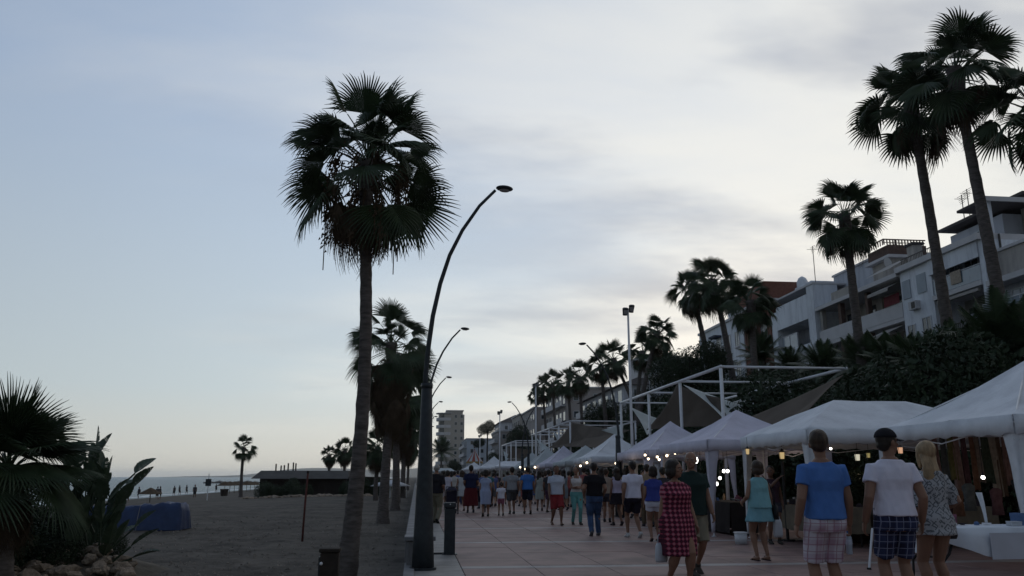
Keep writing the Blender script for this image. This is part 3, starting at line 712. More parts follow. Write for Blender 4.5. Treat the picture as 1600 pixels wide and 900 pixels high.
def merged_crown(ls, seed, nl, nd, sc, mlive='leaf'):
    r = random.Random(seed); V = []; Fc = []; mi = []
    for i in range(nl + nd):
        if i < nl:
            e = -48 + 130 * (i / max(1, nl - 1)) ** .9 + r.uniform(-8, 8); k = min(range(len(ls[0])), key=lambda q: abs(ls[0][q][0] - e)); me = r.choice(ls[0][k][1]); m_ = 0
        else: me = r.choice(ls[1]); m_ = 1
        az = i * 2.39996 + r.uniform(-.25, .25); s = sc * r.uniform(.86, 1.1); c_, s_ = math.cos(az), math.sin(az); b = len(V)
        zo = -.30 * sc * (1 - i / nl) if i < nl else -r.uniform(.2, .9) * sc
        co = np.empty(len(me.vertices) * 3); me.vertices.foreach_get('co', co); co = co.reshape(-1, 3) * s
        ro = R(r.choice((-1, 1)) * r.uniform(15, 42)) if i < nl and -15 < e < 62 else 0; co = np.stack([co[:, 0], co[:, 1] * math.cos(ro) - co[:, 2] * math.sin(ro), co[:, 1] * math.sin(ro) + co[:, 2] * math.cos(ro)], 1)
        V.extend(np.stack([co[:, 0] * c_ - co[:, 1] * s_, co[:, 0] * s_ + co[:, 1] * c_, co[:, 2] + zo], 1).tolist())
        for p in me.polygons: Fc.append([b + v for v in p.vertices]); mi.append(m_)
    me = bpy.data.meshes.new('crown'); me.from_pydata(V, [], Fc); me.materials.append(M[mlive]); me.materials.append(M['deadleaf']); me.polygons.foreach_set('material_index', mi); return me
def fan_palm(x, y, z0, zc, label, group, ls, nl=26, nd=8, sc=1.0, r0=.2, r1=.13, lean=(0, 0), seed=0, skirt=0, fruits=0, ex=.78, e0=-52, inner=6, **kw):
    r = random.Random(seed)
    o = empty('fan_palm', (x - lean[0], y - lean[1], z0), label, 'palm tree', group)
    h = zc - z0
    link('trunk', trunk_mesh(h + .1 * sc, r0, r1, lean, seed, **kw), o)
    top = Vector((lean[0], lean[1], h))
    for i in range(nl):
        e = e0 + (70 - e0) * (i / (nl - 1)) ** ex + r.uniform(-13, 13); k = min(range(len(ls[0])), key=lambda q: abs(ls[0][q][0] - e))
        c = link('leaf', r.choice(ls[0][k][1]), o, top + Vector((0, 0, -.32 * sc * (1 - i / nl))))
        c.rotation_euler = (R(r.choice((-1, 1)) * r.uniform(18, 46) if -15 < e < 62 else r.uniform(-16, 16)), R(r.uniform(-10, 10)), i * 2.39996 + seed + r.uniform(-.3, .3)); s = sc * r.uniform(.86, 1.1); c.scale = (s, s, s)
    for i in range(inner):
        c = link('leaf', r.choice(ls[0][i % 4][1]), o, top + Vector((0, 0, -.05 * sc))); s = sc * r.uniform(.55, .74); c.scale = (s, s, s); c.rotation_euler = (R(r.uniform(-40, 40)), R(r.uniform(-10, 10)), i * 2.39996 + seed + .8)
    for i in range(nd):
        c = link('dead_leaf', r.choice(ls[1]), o, top + Vector((0, 0, -r.uniform(.15, .75) * sc)))
        c.rotation_euler = (0, 0, i * 2.1 + r.uniform(-.4, .4)); s = sc * r.uniform(.8, 1.1); c.scale = (s, s, s)
    for i in range(skirt):
        c = link('dead_leaf', r.choice(ls[1]), o, top + Vector((0, 0, -.35 - (i / skirt) * 2.35)))
        c.rotation_euler = (0, 0, i * 2.39996); s = sc * r.uniform(.95, 1.25) * (1 - .25 * i / skirt); c.scale = (s, s, s)
    for i in range(fruits):
        bm = bmesh.new(); az = i * 1.9 + seed; p = []
        L = r.uniform(1.5, 2.1) * sc
        for j in range(9):
            s = j / 8; d = .25 + .75 * math.sin(min(1, s * 1.6) * 1.57) * .62; p.append(Vector((math.cos(az) * d * sc, math.sin(az) * d * sc, .25 * sc * math.sin(s * 3.1) - L * s ** 2)))
        tube(bm, p, [.010] * 9, 5)
        for j in range(170):
            s = r.uniform(.45, 1); q = p[min(8, int(s * 8))]; a = Vector((r.gauss(0, .04), r.gauss(0, .04), r.gauss(0, .10)))
            k = .022; v = [bm.verts.new(q + a + Vector(w)) for w in ((k, 0, 0), (0, k, 0), (-k, 0, -k), (0, 0, k * 2))]
            for f in ((0, 1, 3), (1, 2, 3), (2, 0, 3), (0, 2, 1)): bm.faces.new([v[a_] for a_ in f])
        build('fruit_stalk', bm, M['deadleaf'], o, loc=top)
    return o
# row on the beach edge
p = at(575, 255, Y=14.6)
fan_palm(p.x, p.y, -.55, p.z - .05, 'tall ragged fan palm with hanging dead leaves, nearest the camera beside the lamp', 'fan palms along the beach edge', LS_BIG, 28, 16, 1.0, .125, .098, (.09, 0), 5, 0, 12, ex=.8, e0=-36, inner=12, bow=.13, flare=.75, fh=1.1)
p = at(612, 540, Y=35.9)
fan_palm(p.x, p.y, -.55, p.z, 'second fan palm of the beach edge row with a thick skirt of dead leaves', 'fan palms along the beach edge', LS_BIG, 30, 6, 1.26, .22, .15, (.1, 0), 5, 60)
ROWC = [merged_crown(LS_MID, 50 + k, 30, 34, 1.4) for k in range(2)]
rowlab = ['third fan palm of the beach edge row, its shaggy crown just behind the second', 'fourth fan palm of the beach edge row, half hidden by the lamp column', 'fifth fan palm of the beach edge row, small between the trunks', 'far fan palm of the beach edge row seen low behind the trunks', 'farthest fan palm of the beach edge row beside the crowd']
for i, (px, py, Y, zb) in enumerate(((628, 610, 50, -.5), (640, 640, 64, -.5), (636, 668, 80, -.6), (645, 680, 98, -.6), (648, 698, 125, -.6))):
    p = at(px, py, Y=Y); o = empty('fan_palm', (-1.2 - .2 * (i % 2), Y, zb), rowlab[i], 'palm tree', 'fan palms along the beach edge')
    h = p.z - zb; link('trunk', trunk_mesh(h, .22, .15, (0, 0), 20 + i, 24, 10), o); c = link('crown', ROWC[i % 2], o, (0, 0, h), i * 1.3)
for i, (e_, az) in enumerate(((1, 3.3), (0, 1.0), (1, 5.9), (2, 2.9), (1, .2))):
    p_ = [o for o in C.objects if o.name == 'fan_palm'][0]; c = link('leaf', LS_BIG[0][e_][1][i % 2], p_, (.09, 0, 7.7)); c.rotation_euler = (R((-30, 15, 28, -40, 20)[i]), 0, az)
# palms by the hut and on the beach
hut = [(590, 698, 70, 'shaggy fan palm standing between the hut and the beach edge row', .72), (539, 704, 97, 'taller palm of the pair rising behind the beach hut roof', .62), (515, 711, 100, 'smaller palm of the pair rising behind the beach hut roof', .5)]
for i, (px, py, Y, lab, s) in enumerate(hut):
    p = at(px, py, Y=Y); o = empty('fan_palm', (p.x, Y, -.9), lab, 'palm tree', 'palms around the beach hut')
    h = p.z + .9; link('trunk', trunk_mesh(h, .2, .14, (0, 0), 60 + i, 20, 10), o); link('crown', ROWC[i % 2], o, (0, 0, h), i * 1.1).scale = (s,) * 3
p = at(381, 699, Y=100); o = empty('fan_palm', (p.x, 100, -1.0), 'lone slender palm standing on the open beach left of the hut', 'palm tree')
link('trunk', trunk_mesh(p.z + 1.0, .20, .15, (.0, 0), 77, 20, 10), o)
link('crown', merged_crown(LS_MID, 91, 16, 4, .95), o, (0, 0, p.z + 1.0))

# palms on the bank: px, py of the crown heart, Y, crown scale, nearest ones with single leaves
bankp = [
 (1425, 165, 26.3, 1.22, 1475, 'left one of the two tallest palms, crown merging with its neighbour'),
 (1492, 112, 23.8, 1.25, 1562, 'tallest palm of all, trunk crossing the white apartment house'),
 (1612, 170, 22.6, 1.2, 1690, 'tall palm cut off by the right edge of the picture'),
 (1318, 338, 31.8, 1.1, 1342, 'single palm standing free in front of the balcony houses'),
 (1172, 472, 42.3, 1.0, 1176, 'low full palm in front of the red brick house'),
 (1114, 440, 47.5, 1.12, 1130, 'right and taller palm of the touching pair above the frame'),
 (1082, 455, 51.4, 1.05, 1096, 'left palm of the touching pair above the white frame'),
 (1028, 520, 60.0, 1.0, 1020, 'palm just right of the floodlight mast, low over the hedge'),
 (1004, 548, 66.0, .95, 1000, 'small palm close behind the floodlight mast'),
 (958, 560, 72.0, 1.1, 968, 'right palm of the cluster left of the floodlight mast'),
 (938, 572, 78.0, 1.0, 945, 'leaning palm second from the floodlight mast in the far cluster'),
 (905, 588, 88.0, 1.1, 908, 'tall palm at the middle of the far cluster'),
 (888, 596, 95.0, 1.1, 890, 'shaggy palm left of the middle of the far cluster'),
 (864, 598, 108.0, 1.1, 866, 'slim palm over the roofs, second from the left of the far cluster'),
 (848, 606, 112.0, 1.15, 853, 'leftmost palm of the far cluster above the white tents'),
 (838, 618, 130.0, .9, 838, 'little palm crown behind the thin lamp post at the left of the cluster')]
BANKC = [merged_crown(LS_MID, 150 + k, 22, 10, 1.0) for k in range(3)]
for i, (px, py, Y, s, bpx, lab) in enumerate(bankp):
    X = at(px, py, Y=Y).x; zc = at(px, py, Y=Y).z; zb = bank_z(X) - .2
    # foot of the trunk: follow the trunk line down
    foot = at(bpx, 500 if i < 3 else 535, Y=Y) if i < 10 else Vector((X, Y, 0))
    f = (foot.x - X) * (zc - zb) / max(2, (zc - foot.z)) if i < 10 else (bpx - px) * Y / 1300 * 1.6
    lean = (-f, 0)
    if i < 8:
        fan_palm(X, Y, zb, zc, lab, 'palms on the bank behind the stalls', LS_MID, 27, 5, s, .26, .15, lean, 100 + i)
    else:
        o = empty('fan_palm', (X + f, Y, zb), lab, 'palm tree', 'palms on the bank behind the stalls')
        link('trunk', trunk_mesh(zc - zb, .24, .15, lean, 100 + i, 22, 9), o); c = link('crown', BANKC[i % 3], o, (-f, 0, zc - zb), i * 1.7); c.scale = (s,) * 3

# feather palms (dark masses on the bank, far round palm, and the small one)
def feather_mesh(seed, nfr=26, L=2.6, m='leaf', up=(-20, 78)):
    r = random.Random(seed); V = []; Fc = []
    for i in range(nfr):
        az = i * 2.39996 + r.uniform(-.2, .2); e = R(up[0] + (up[1] - up[0]) * (i / (nfr - 1)) ** .8 + r.uniform(-6, 6)); l = L * r.uniform(.85, 1.1); prev = None
        for j in range(17):
            s = j / 16; rr = l * s * math.cos(e) * (1 - .1 * s); zz = l * s * math.sin(e) - l * .34 * s * s * (1.2 - math.sin(e) * .6)
            P = Vector((rr, 0, zz)); lf = l * .26 * math.sin(math.pi * (.1 + .86 * s)) * r.uniform(.9, 1.1)
            if prev is not None:
                t = (P - prev).normalized()
                for sg in (-1, 1):
                    d = (Vector((t.x * .5, sg * .85, -.28 + t.z * .3))).normalized(); b = len(V); wv = t * (l * .013)
                    for q in (P - wv, P + wv, P + d * lf + wv * .2 + Vector((0, 0, -lf * .12)), ): V.append((q.x * math.cos(az) - q.y * math.sin(az), q.x * math.sin(az) + q.y * math.cos(az), q.z))
                    Fc.append((b, b + 1, b + 2))
                    P2 = (P + prev) * .5; b = len(V)
                    for q in (P2 - wv, P2 + wv, P2 + d * lf + Vector((0, 0, -lf * .10))): V.append((q.x * math.cos(az) - q.y * math.sin(az), q.x * math.sin(az) + q.y * math.cos(az), q.z))
                    Fc.append((b, b + 1, b + 2))
                b = len(V); w = .018
                for q in (prev + Vector((0, -w, 0)), prev + Vector((0, w, 0)), P + Vector((0, w, 0)), P + Vector((0, -w, 0))): V.append((q.x * math.cos(az) - q.y * math.sin(az), q.x * math.sin(az) + q.y * math.cos(az), q.z))
                Fc.append((b, b + 1, b + 2, b + 3))
            prev = P
    return pyd(V, Fc, M[m], 'crown')
FEA = [feather_mesh(k, 30, 2.6) for k in range(2)]
def feather_palm(x, y, zb, zc, s, lab, grp, k):
    o = empty('feather_palm', (x, y, zb), lab, 'palm tree', grp); link('trunk', trunk_mesh(max(.3, zc - zb), .3, .2, (0, 0), k, 10, 10, False), o); c = link('crown', FEA[k % 2], o, (0, 0, max(.3, zc - zb)), k * 1.3); c.scale = (s,) * 3
p = at(690, 706, Y=215); feather_palm(p.x, 215, 0, p.z, 2.0, 'round feather palm standing in front of the apartment tower', None, 1)
fps = [(1440, 530, 20.5, .85), (1500, 528, 19.5, .8), (1395, 545, 22, .8), (1560, 520, 18.5, .85), (1235, 552, 33, .9), (1285, 560, 30, .9), (1350, 560, 25, .8), (1190, 556, 38, .9), (1075, 560, 47, 1.0), (1125, 560, 43, 1.0), (1040, 568, 54, 1.0), (1610, 530, 17.5, .8)]
for i, (px, py, Y, s) in enumerate(fps):
    p = at(px, py, Y=Y); Y += (i * 7 % 5 - 2) * .5; Y *= 1.28; p = at(px, py + 14 - (i * 5 % 4) * 7 + (26 if px > 1390 else 10), Y=Y); feather_palm(p.x, Y, bank_z(p.x) - .2, p.z, s * (.75 + .09 * (i % 4)), 'dark low feather palm in the planting on the bank below the houses', 'low feather palms on the bank', 10 + i)

# ------------------------------------------------------------------ SHRUBS
def foliage_mesh(seed, blobs, n, size, m='leaf2', name='foliage'):
    r = np.random.RandomState(seed); k = r.randint(0, len(blobs), n); B = np.array(blobs)[k]
    d = r.normal(size=(n, 3)); d /= np.linalg.norm(d, axis=1)[:, None]; rad = r.uniform(.45, 1, n) ** .5
    nz = np.array([1 + .28 * noise.noise(Vector(q) * 2.3 + Vector((seed, kk, 0))) for q, kk in zip(d, k)])
    P = B[:, :3] + d * (rad * nz)[:, None] * B[:, 3:6]
    a = r.normal(size=(n, 3)); a /= np.linalg.norm(a, axis=1)[:, None]; b = np.cross(a, d + r.normal(size=(n, 3)) * .4); b /= np.linalg.norm(b, axis=1)[:, None]
    s = size * r.uniform(.6, 1.3, n)[:, None]
    V = np.stack([P - a * s, P - b * s * .45, P + a * s, P + b * s * .45], 1).reshape(-1, 3)
    F_ = np.arange(n * 4).reshape(n, 4)
    me = bpy.data.meshes.new(name); me.vertices.add(n * 4); me.vertices.foreach_set('co', V.ravel()); me.loops.add(n * 4); me.loops.foreach_set('vertex_index', F_.ravel()); me.polygons.add(n); me.polygons.foreach_set('loop_start', np.arange(n) * 4); me.update(calc_edges=True); me.validate(); me.materials.append(M[m]); return me
SH = [foliage_mesh(k, [(0, 0, 1.0, 1.3, 1.1, 1.0), (.9, .3, .8, .9, .9, .8), (-.8, .2, 1.3, .8, .8, .9), (.2, -.4, 1.7, .8, .7, .8)][: 3 + k % 2], 15000, .046) for k in range(3)]
def shrub(x, y, z, s, lab, grp=None, k=0, sz=None):
    o = empty('shrub', (x, y, z), lab, 'shrub', grp, k * 1.7)
    bm = bmesh.new()
    for q in range(4): tube(bm, [(0, 0, -.2), (.25 * math.cos(q * 1.6), .25 * math.sin(q * 1.6), .6), (.6 * math.cos(q * 1.6), .6 * math.sin(q * 1.6), 1.5)], [.06, .045, .02], 5)
    build('stem', bm, M['darkwood'], o).scale = (s, s, sz or s)
    link('foliage', SH[k % 3], o).scale = (s, s, sz or s)
    return o
k = 0
HEDGE = ((600, 738), (700, 728), (780, 705), (830, 672), (880, 664), (930, 640), (970, 612), (1005, 575), (1050, 548), (1200, 548), (1240, 535), (1330, 548), (1400, 528), (1430, 500), (1600, 515), (1900, 520))
def fit(x, y, s):
    px, _ = proj((x, y, 3)); lim = np.interp(px, [h[0] for h in HEDGE], [h[1] for h in HEDGE]) + rnd.uniform(-8, 22)
    return max(.5, min(s, (at(px, lim, Y=y).z - bank_z(x)) / 2.55))
for Y in list(np.arange(13, 50, 3.4)) + list(np.arange(50, 115, 6.5)):
    for X, s in ((15.9, 2.3), (19.5, 2.3)) if Y < 50 else ((17.0, 1.9), (21.5, 2.2)):
        k += 1; x = X + rnd.uniform(-.8, .8); y = Y + rnd.uniform(-1, 1)
        shrub(x, y, bank_z(x) - .1, fit(x, y, s * rnd.uniform(.9, 1.25)), 'dark leafy shrub massed with others on the planted bank behind the stalls', 'shrubs massed on the bank', k)
for Y in np.arange(15, 60, 5.0):
    k += 1; x = 24 + rnd.uniform(-1, 1); shrub(x, Y, bank_z(x) - .1, fit(x, Y, 1.7), 'dark leafy shrub massed with others on the planted bank behind the stalls', 'shrubs massed on the bank', k)
for (px, py, Y, s, lab) in ((944, 652, 85, 1.4, 'large rounded dark tree over the canopy frame left of the floodlight mast'), (762, 668, 190, 1.5, 'round dark tree on the hillside above the pointed carousel roof'), (748, 692, 200, 1.1, 'smaller dark tree left of and below the round hillside tree'), (815, 690, 150, 2.2, 'broad dark tree behind the farthest white frame'), (712, 728, 200, 1.3, 'dark clipped shrubs at the foot of the pale blue flats'), (1080, 575, 46, 1.4, 'dark tree filling the gap under the palm pair'), (775, 722, 150, 1.3, 'dark low tree between the carousel and the far white tent')):
    p = at(px, py, Y=Y); k += 1; o = shrub(p.x, Y, p.z - 1.1 * s, s, lab, None, k); o.name = 'broadleaf_tree'; o['category'] = 'tree'; gz = p.z - 1.1 * s; bm = bmesh.new(); tube(bm, [(0, 0, -gz - .2), (.1 * s, 0, -gz * .4), (0, 0, .8 * s)], [.16 * s, .12 * s, .08 * s], 8); build('trunk', bm, M['darkwood'], o)
# ------------------------------------------------------------------ planted bed at the left: fan palm, strelitzia, shrubs, rocks
LS_BED = leaf_set(700, .66, 1.05, 50, .3, 118, .48)
r_ = random.Random(5); bp_ = at(12, 742, Y=15)
o = empty('fan_palm', (bp_.x, 15, -.6), 'low broad fan palm at the left edge with large pleated leaves against the sky', 'palm tree')
hh = bp_.z + .6; link('trunk', trunk_mesh(hh, .26, .22, (0, 0), 8, 16, 14), o)
for i in range(30):
    e = -8 + 90 * (i / 29) ** .8 + r_.uniform(-8, 8); kk = min(range(7), key=lambda q: abs(LS_BED[0][q][0] - e)); c = link('leaf', r_.choice(LS_BED[0][kk][1]), o, (0, 0, hh)); s = r_.uniform(.85, 1.05); c.scale = (s,) * 3; c.rotation_euler = (R(r_.uniform(-8, 8)), 0, i * 2.39996)
for i in range(10): c = link('dead_leaf', r_.choice(LS_BED[1]), o, (0, 0, hh - .25)); c.rotation_euler = (0, 0, i * .7); c.scale = (.75,) * 3
def paddle_mesh(seed, pet, L, W, elev, m):
    r = random.Random(seed); V = []; Fc = []; ce, se = math.cos(R(elev)), math.sin(R(elev))
    def T(x, y, z): X = x * ce - z * se; Z = x * se + z * ce; return (X, y, Z - .22 * X * X)
    for i in range(5):
        x = pet * i / 4
        for (a, b) in ((-.02, 0), (0, .02), (.02, 0), (0, -.02)): V.append(T(x, a, b))
    for i in range(4):
        for q in range(4): Fc.append((i * 4 + q, i * 4 + (q + 1) % 4, i * 4 + 4 + (q + 1) % 4, i * 4 + 4 + q))
    n = 22; cuts = {r.randint(3, n - 2) for _ in range(7)}
    for sg in (-1, 1):
        for i in range(n):
            s0, s1 = i / n, (i + 1) / n; g = .004 if (i + 1) in cuts else 0
            w0, w1 = [W * math.sin(math.pi * min(1, (.05 + .95 * s)) ** .85) ** .75 for s in (s0, s1)]
            k = 0
            b = len(V); V += [T(pet + L * s0, 0, 0), T(pet + L * (s1) - g, 0, 0), T(pet + L * s1 + .05 - g * 3, sg * w1 * (1 - (.22 if (i + 1) in cuts else 0)), w1 * .35 - k), T(pet + L * s0 + .05, sg * w0, w0 * .35 - k)]
            Fc.append((b, b + 1, b + 2, b + 3))
    return pyd(V, Fc, M[m], 'leaf')
M['padleaf'] = mat('paddle_leaf', (0.045, 0.07, 0.04), 0.45, 0.25, 4, spec=0.4, trans=0.1)
pads = [paddle_mesh(k, .85, .72, .165, e, 'padleaf') for k, e in enumerate((84, 74, 64, 54, 42))]
p = at(138, 860, Z=-.5); rb = random.Random(2); base = Vector((at(138, 800, Y=18).x, 18, -.5))
o = empty('bird_of_paradise', base, 'clump of upright paddle-shaped split leaves rising beside the low fan palm', 'plant')
for i in range(80):
    c = link('leaf', pads[min(4, int(rb.uniform(0, 5)))], o, (rb.uniform(-.45, .45), rb.uniform(-.3, .3), rb.choice((0, .4, .8, 1.1, 1.45)))); c.rotation_euler = (rb.uniform(-.35, .35), rb.uniform(-.2, .2), i * 2.4 + rb.uniform(-.3, .3)); s = rb.uniform(.6, 1.02); c.scale = (s,) * 3
for (px, Y, s, sz, lab) in ((30, 17.6, .7, .55, 'dark bush low under the left fan palm'), (95, 19.4, .9, .62, 'dark bush behind the rocks, below the paddle leaves'), (160, 20, .38, .36, 'small dark bush at the right end of the rocks'), (-30, 17.5, 1.0, .8, 'dark bush at the left edge of the picture')):
    q = at(px, 820, Y=Y); k += 1; shrub(q.x, Y, -.55, s, lab, None, k, sz)
bmh = mat('soil_mound', (0.10, 0.085, 0.065), 0.95, 0.3, 3, 0.03, 8)
bm = bmesh.new(); c0 = at(90, 860, Y=18)
bmesh.ops.create_grid(bm, x_segments=40, y_segments=26, size=1)
for v in bm.verts:
    rr = math.hypot(v.co.x, v.co.y); v.co = Vector((v.co.x * 3.2, v.co.y * 2.4, .52 * max(0, 1 - rr * rr) + .05 * noise.noise(Vector((v.co.x * 8, v.co.y * 8, 0))) - .12))
tag(build('planting_mound', bm, bmh, smooth=True, loc=(c0.x - .7, 18.3, -.5)), kind='structure')
rk = [mesh_of(rand_rock(k, 1.0), M['rock'], 'rock', False) for k in range(7)]
rr = random.Random(11)
for i in range(130):
    px = rr.uniform(-20, 203); lo = 884 if px > 60 else 896
    Y = rr.uniform(16.2, 19.0) + (px - 90) * .006; q = at(px, 870, Y=Y)
    hgt = .06 + .46 * (1 - abs(Y - 18.1) / 2.4) * rr.uniform(.2, 1) * (1 if px < 170 else .4)
    c = link('rock', rr.choice(rk), None, (q.x, Y, -.47 + hgt)); s = rr.uniform(.07, .19); c.scale = (s * 1.2, s, s); c.rotation_euler = (rr.uniform(-.4, .4), rr.uniform(-.4, .4), rr.uniform(0, 6))
    tag(c, 'rough pale limestone rock in the heap edging the planted bed', 'rock', 'rocks edging the planted bed')

# ------------------------------------------------------------------ LAMPS AND MASTS
def lamp_prototype():
    o = empty('street_lamp', (0, 0, 0), 'x', 'street lamp')
    bm = bmesh.new(); loft(bm, [(0, 0, 0, .21, .21), (0, 0, .035, .21, .21)], 20); build('base_plate', bm, M['lamp'], o)
    bm = bmesh.new(); loft(bm, [(0, 0, .036, .175, .175), (0, 0, .5, .155, .155), (0, 0, 1.6, .115, .115), (0, 0, 2.82, .085, .085), (0, 0, 2.86, .06, .06)], 20); build('column', bm, M['lamp'], o, True)
    pts = [(-.03, 0, 2.6), (-.025, 0, 3.0), (.01, 0, 3.5), (.07, 0, 4.0), (.18, 0, 4.55), (.33, 0, 5.05), (.54, 0, 5.5), (.83, 0, 5.95), (1.10, 0, 6.24)]
    bm = bmesh.new(); tube(bm, pts, [.045, .044, .042, .04, .037, .034, .031, .028, .026], 10); build('arm', bm, M['lamp'], o, True)
    bm = bmesh.new(); ball(bm, (0, 0, 0), (.15, .115, .045), 3); h = build('lamp_head', bm, M['lamp'], o, True, loc=(1.26, 0, 6.28)); h.rotation_euler = (0, R(4), 0)
    bm = bmesh.new(); loft(bm, [(0, 0, -.05, .08, .06), (0, 0, -.03, .10, .08)], 16); build('lens', bm, mat_glass('lamp_lens', (0.3, 0.3, 0.3), .2), h)
    bm = bmesh.new(); loft(bm, [(0, 0, 2.9 - .01, .0, .0)], 4, False); bm.free()
    bm = bmesh.new(); loft(bm, [(0, 0, 2.80, .095, .095), (0, 0, 2.88, .095, .095)], 16); build('collar', bm, M['lamp'], o, True)
    return o
L0 = lamp_prototype(); index_kids()
wrd = ['nearest curved street lamp, dark tapering column beside the pale plinth', 'second curved street lamp, arm rising just right of the nearest column', 'third curved street lamp along the beach wall', 'fourth curved street lamp along the beach wall', 'fifth curved street lamp, small beside the apartment tower', 'sixth curved street lamp, tiny below the fifth', 'seventh curved street lamp, tiny below the sixth']
for i, w_ in enumerate(wrd):
    o = L0 if i == 0 else copy_tree(L0); o.location = (.14 if i == 0 else .26, 13.41 + 13.9 * i, 0); tag(o, w_, 'street lamp', 'curved lamps along the beach wall')
for (X, Y, lab) in ((7.35, 30, 'curved lamp leaning left over the stalls, left of the floodlight mast'), (7.35, 54.8, 'farther curved lamp leaning left above the small tents')):
    o = copy_tree(L0); o.location = (X, Y, 0); o.rotation_euler = (0, 0, math.pi); tag(o, lab, 'street lamp', 'curved lamps on the stall side')
o = copy_tree(L0); o.location = (7.05, 55.6, 0); tag(o, 'curved lamp leaning right in front of the far palm cluster', 'street lamp', 'curved lamps on the stall side')
def flood(px, ptop, Y, r, lab):
    p = at(px, ptop, Y=Y); o = empty('floodlight_mast', (p.x, Y, 0), lab, 'floodlight mast', 'white floodlight masts')
    bm = bmesh.new(); tube(bm, [(0, 0, 0), (0, 0, p.z * .5), (0, 0, p.z)], [r, r * .85, r * .6], 12); build('mast', bm, M['white_steel'], o, True)
    bm = bmesh.new(); tube(bm, [(-.18, 0, p.z - .02), (.18, 0, p.z - .02)], .025, 6); build('crossbar', bm, M['lamp'], o)
    for x in (-.13, .13):
        bm = bmesh.new(); loft(bm, [(0, 0, 0, .09, .06), (0, 0, .28, .12, .08), (0, 0, .31, .09, .06)], 10); f = build('floodlight', bm, M['lamp'], o, loc=(x, 0, p.z - .28 if x < 0 else p.z - .16)); f.rotation_euler = (R(25), 0, 0)
        bm = bmesh.new(); loft(bm, [(0, -.075, .06, .07, .008), (0, -.09, .24, .09, .008)], 10); build('glass', bm, mat_glass('lamp_lens', (0.3, 0.3, 0.3), .2), f)
flood(981, 482, 31, .065, 'white floodlight mast rising in front of the large pergola corner'); flood(837, 600, 62, .09, 'thin white mast at the corner of the second pergola'); flood(781, 643, 75, .07, 'slender distant mast above the far white tent'); flood(750, 680, 110, .07, 'farthest slender pale mast left of the round tree')

# ------------------------------------------------------------------ PERGOLAS AND SHADE SAILS
def pergola(Ys, lab, X0=10.0, X1=14.4, z=4.98, skip=False):
    o = empty('pergola', (X0, Ys[0], 0), lab, 'pergola', 'white steel pergolas'); r = .058; y0 = Ys[0]; W = X1 - X0; L = Ys[-1] - y0
    for y in Ys:
        for x in (0, W):
            if skip and x and y == y0: continue
            bm = bmesh.new(); tube(bm, [(x, y - y0, 0), (x, y - y0, z - r)], r, 10); build('post', bm, M['white_steel'], o, True)
        bm = bmesh.new(); tube(bm, [(r, y - y0, z), (W - r, y - y0, z)], .042, 10); build('cross_beam', bm, M['white_steel'], o, True)
    for x in (0, W):
        bm = bmesh.new(); tube(bm, [(x, -r, z), (x, L + r, z)], r, 10); build('long_beam', bm, M['white_steel'], o, True)
    return o
pergola([26.25, 30.6, 35.0, 40.0], 'nearest white steel pergola frame, its corner highest above the stalls', skip=True)
pergola([53.8, 58.2, 62.6, 67.2, 72.0], 'second white steel pergola frame, left of the floodlight mast')
pergola([84, 88.5, 93, 98], 'farthest white steel pergola frame, tiny behind the small tents')
def sail(name, pts, m, lab, sag=.12, grp=None, n=12):
    """tensioned cloth: triangle or quad with hollow edges"""
    P = [Vector(p) for p in pts]; c = sum(P, Vector()) / len(P); bm = bmesh.new(); k = len(P)
    cen = bm.verts.new(c - Vector((0, 0, sag * .5))); rings = []
    for j in range(1, n + 1):
        row = []
        for e in range(k):
            a, b = P[e], P[(e + 1) % k]
            for i in range(n):
                t = i / n; q = a.lerp(b, t); q = q.lerp(c, sag * 4 * t * (1 - t) * .5); row.append(bm.verts.new(c.lerp(q, j / n) - Vector((0, 0, sag * .6 * (1 - (j / n) ** 2)))))
        rings.append(row)
    q = len(rings[0])
    for i in range(q): bm.faces.new((cen, rings[0][i], rings[0][(i + 1) % q]))
    for j in range(n - 1):
        for i in range(q): bm.faces.new((rings[j][i], rings[j + 1][i], rings[j + 1][(i + 1) % q], rings[j][(i + 1) % q]))
    for v in bm.verts: v.co -= c
    o = build(name, bm, m, smooth=True, loc=c)
    tag(o, lab, 'shade sail', grp); 
    md = o.modifiers.new('thickness', 'SOLIDIFY'); md.thickness = .012
    return o
G = 'shade sails under the pergolas'
sail('shade_sail', [at(1068, 601, X=10.2), at(1134, 657, X=10.6), at(1184, 640, X=13.5)], M['sail_white'], 'narrow white triangular sail stretched from the front rail of the nearest pergola', .35, G)
sail('shade_sail', [at(1145, 628, X=12.5), at(1170, 617, X=14.3), at(1186, 640, X=14.0)], M['sail_white'], 'small white sail corner lifted at the back rail of the nearest pergola', .3, G)
sail('shade_sail', [at(985, 636, X=10.1), at(1042, 659, X=12.2), at(1011, 680, X=10.3)], M['sail_white'], 'white triangular sail beside the floodlight mast', .3, G)
sail('shade_sail', [at(1058, 600, Y=33), at(1130, 622, Y=29.5), at(1150, 668, Y=28), at(1010, 672, Y=36)], M['sail_brown'], 'large brown sail hanging steeply inside the nearest pergola', .22, G)
sail('shade_sail', [at(1172, 652, Y=26.5), at(1318, 586, Y=22.5), at(1272, 632, Y=21), at(1225, 690, Y=22)], M['sail_brown'], 'brown sail rising to a point at the right behind the largest tent', .2, G)
sail('shade_sail', [at(893, 660, Y=55), at(985, 672, Y=46), at(935, 700, Y=46), at(858, 700, Y=58)], M['sail_brown'], 'brown sail inside the second pergola', .2, G)
sail('shade_sail', [at(862, 672, Y=60), at(890, 690, Y=57), at(878, 703, Y=58)], M['sail_white'], 'white sail corner between posts of the second pergola', .3, G)
sail('shade_sail', [at(838, 684, Y=68), at(858, 700, Y=66), at(846, 706, Y=66)], M['sail_white'], 'small white sail at the left end of the second pergola', .3, G)
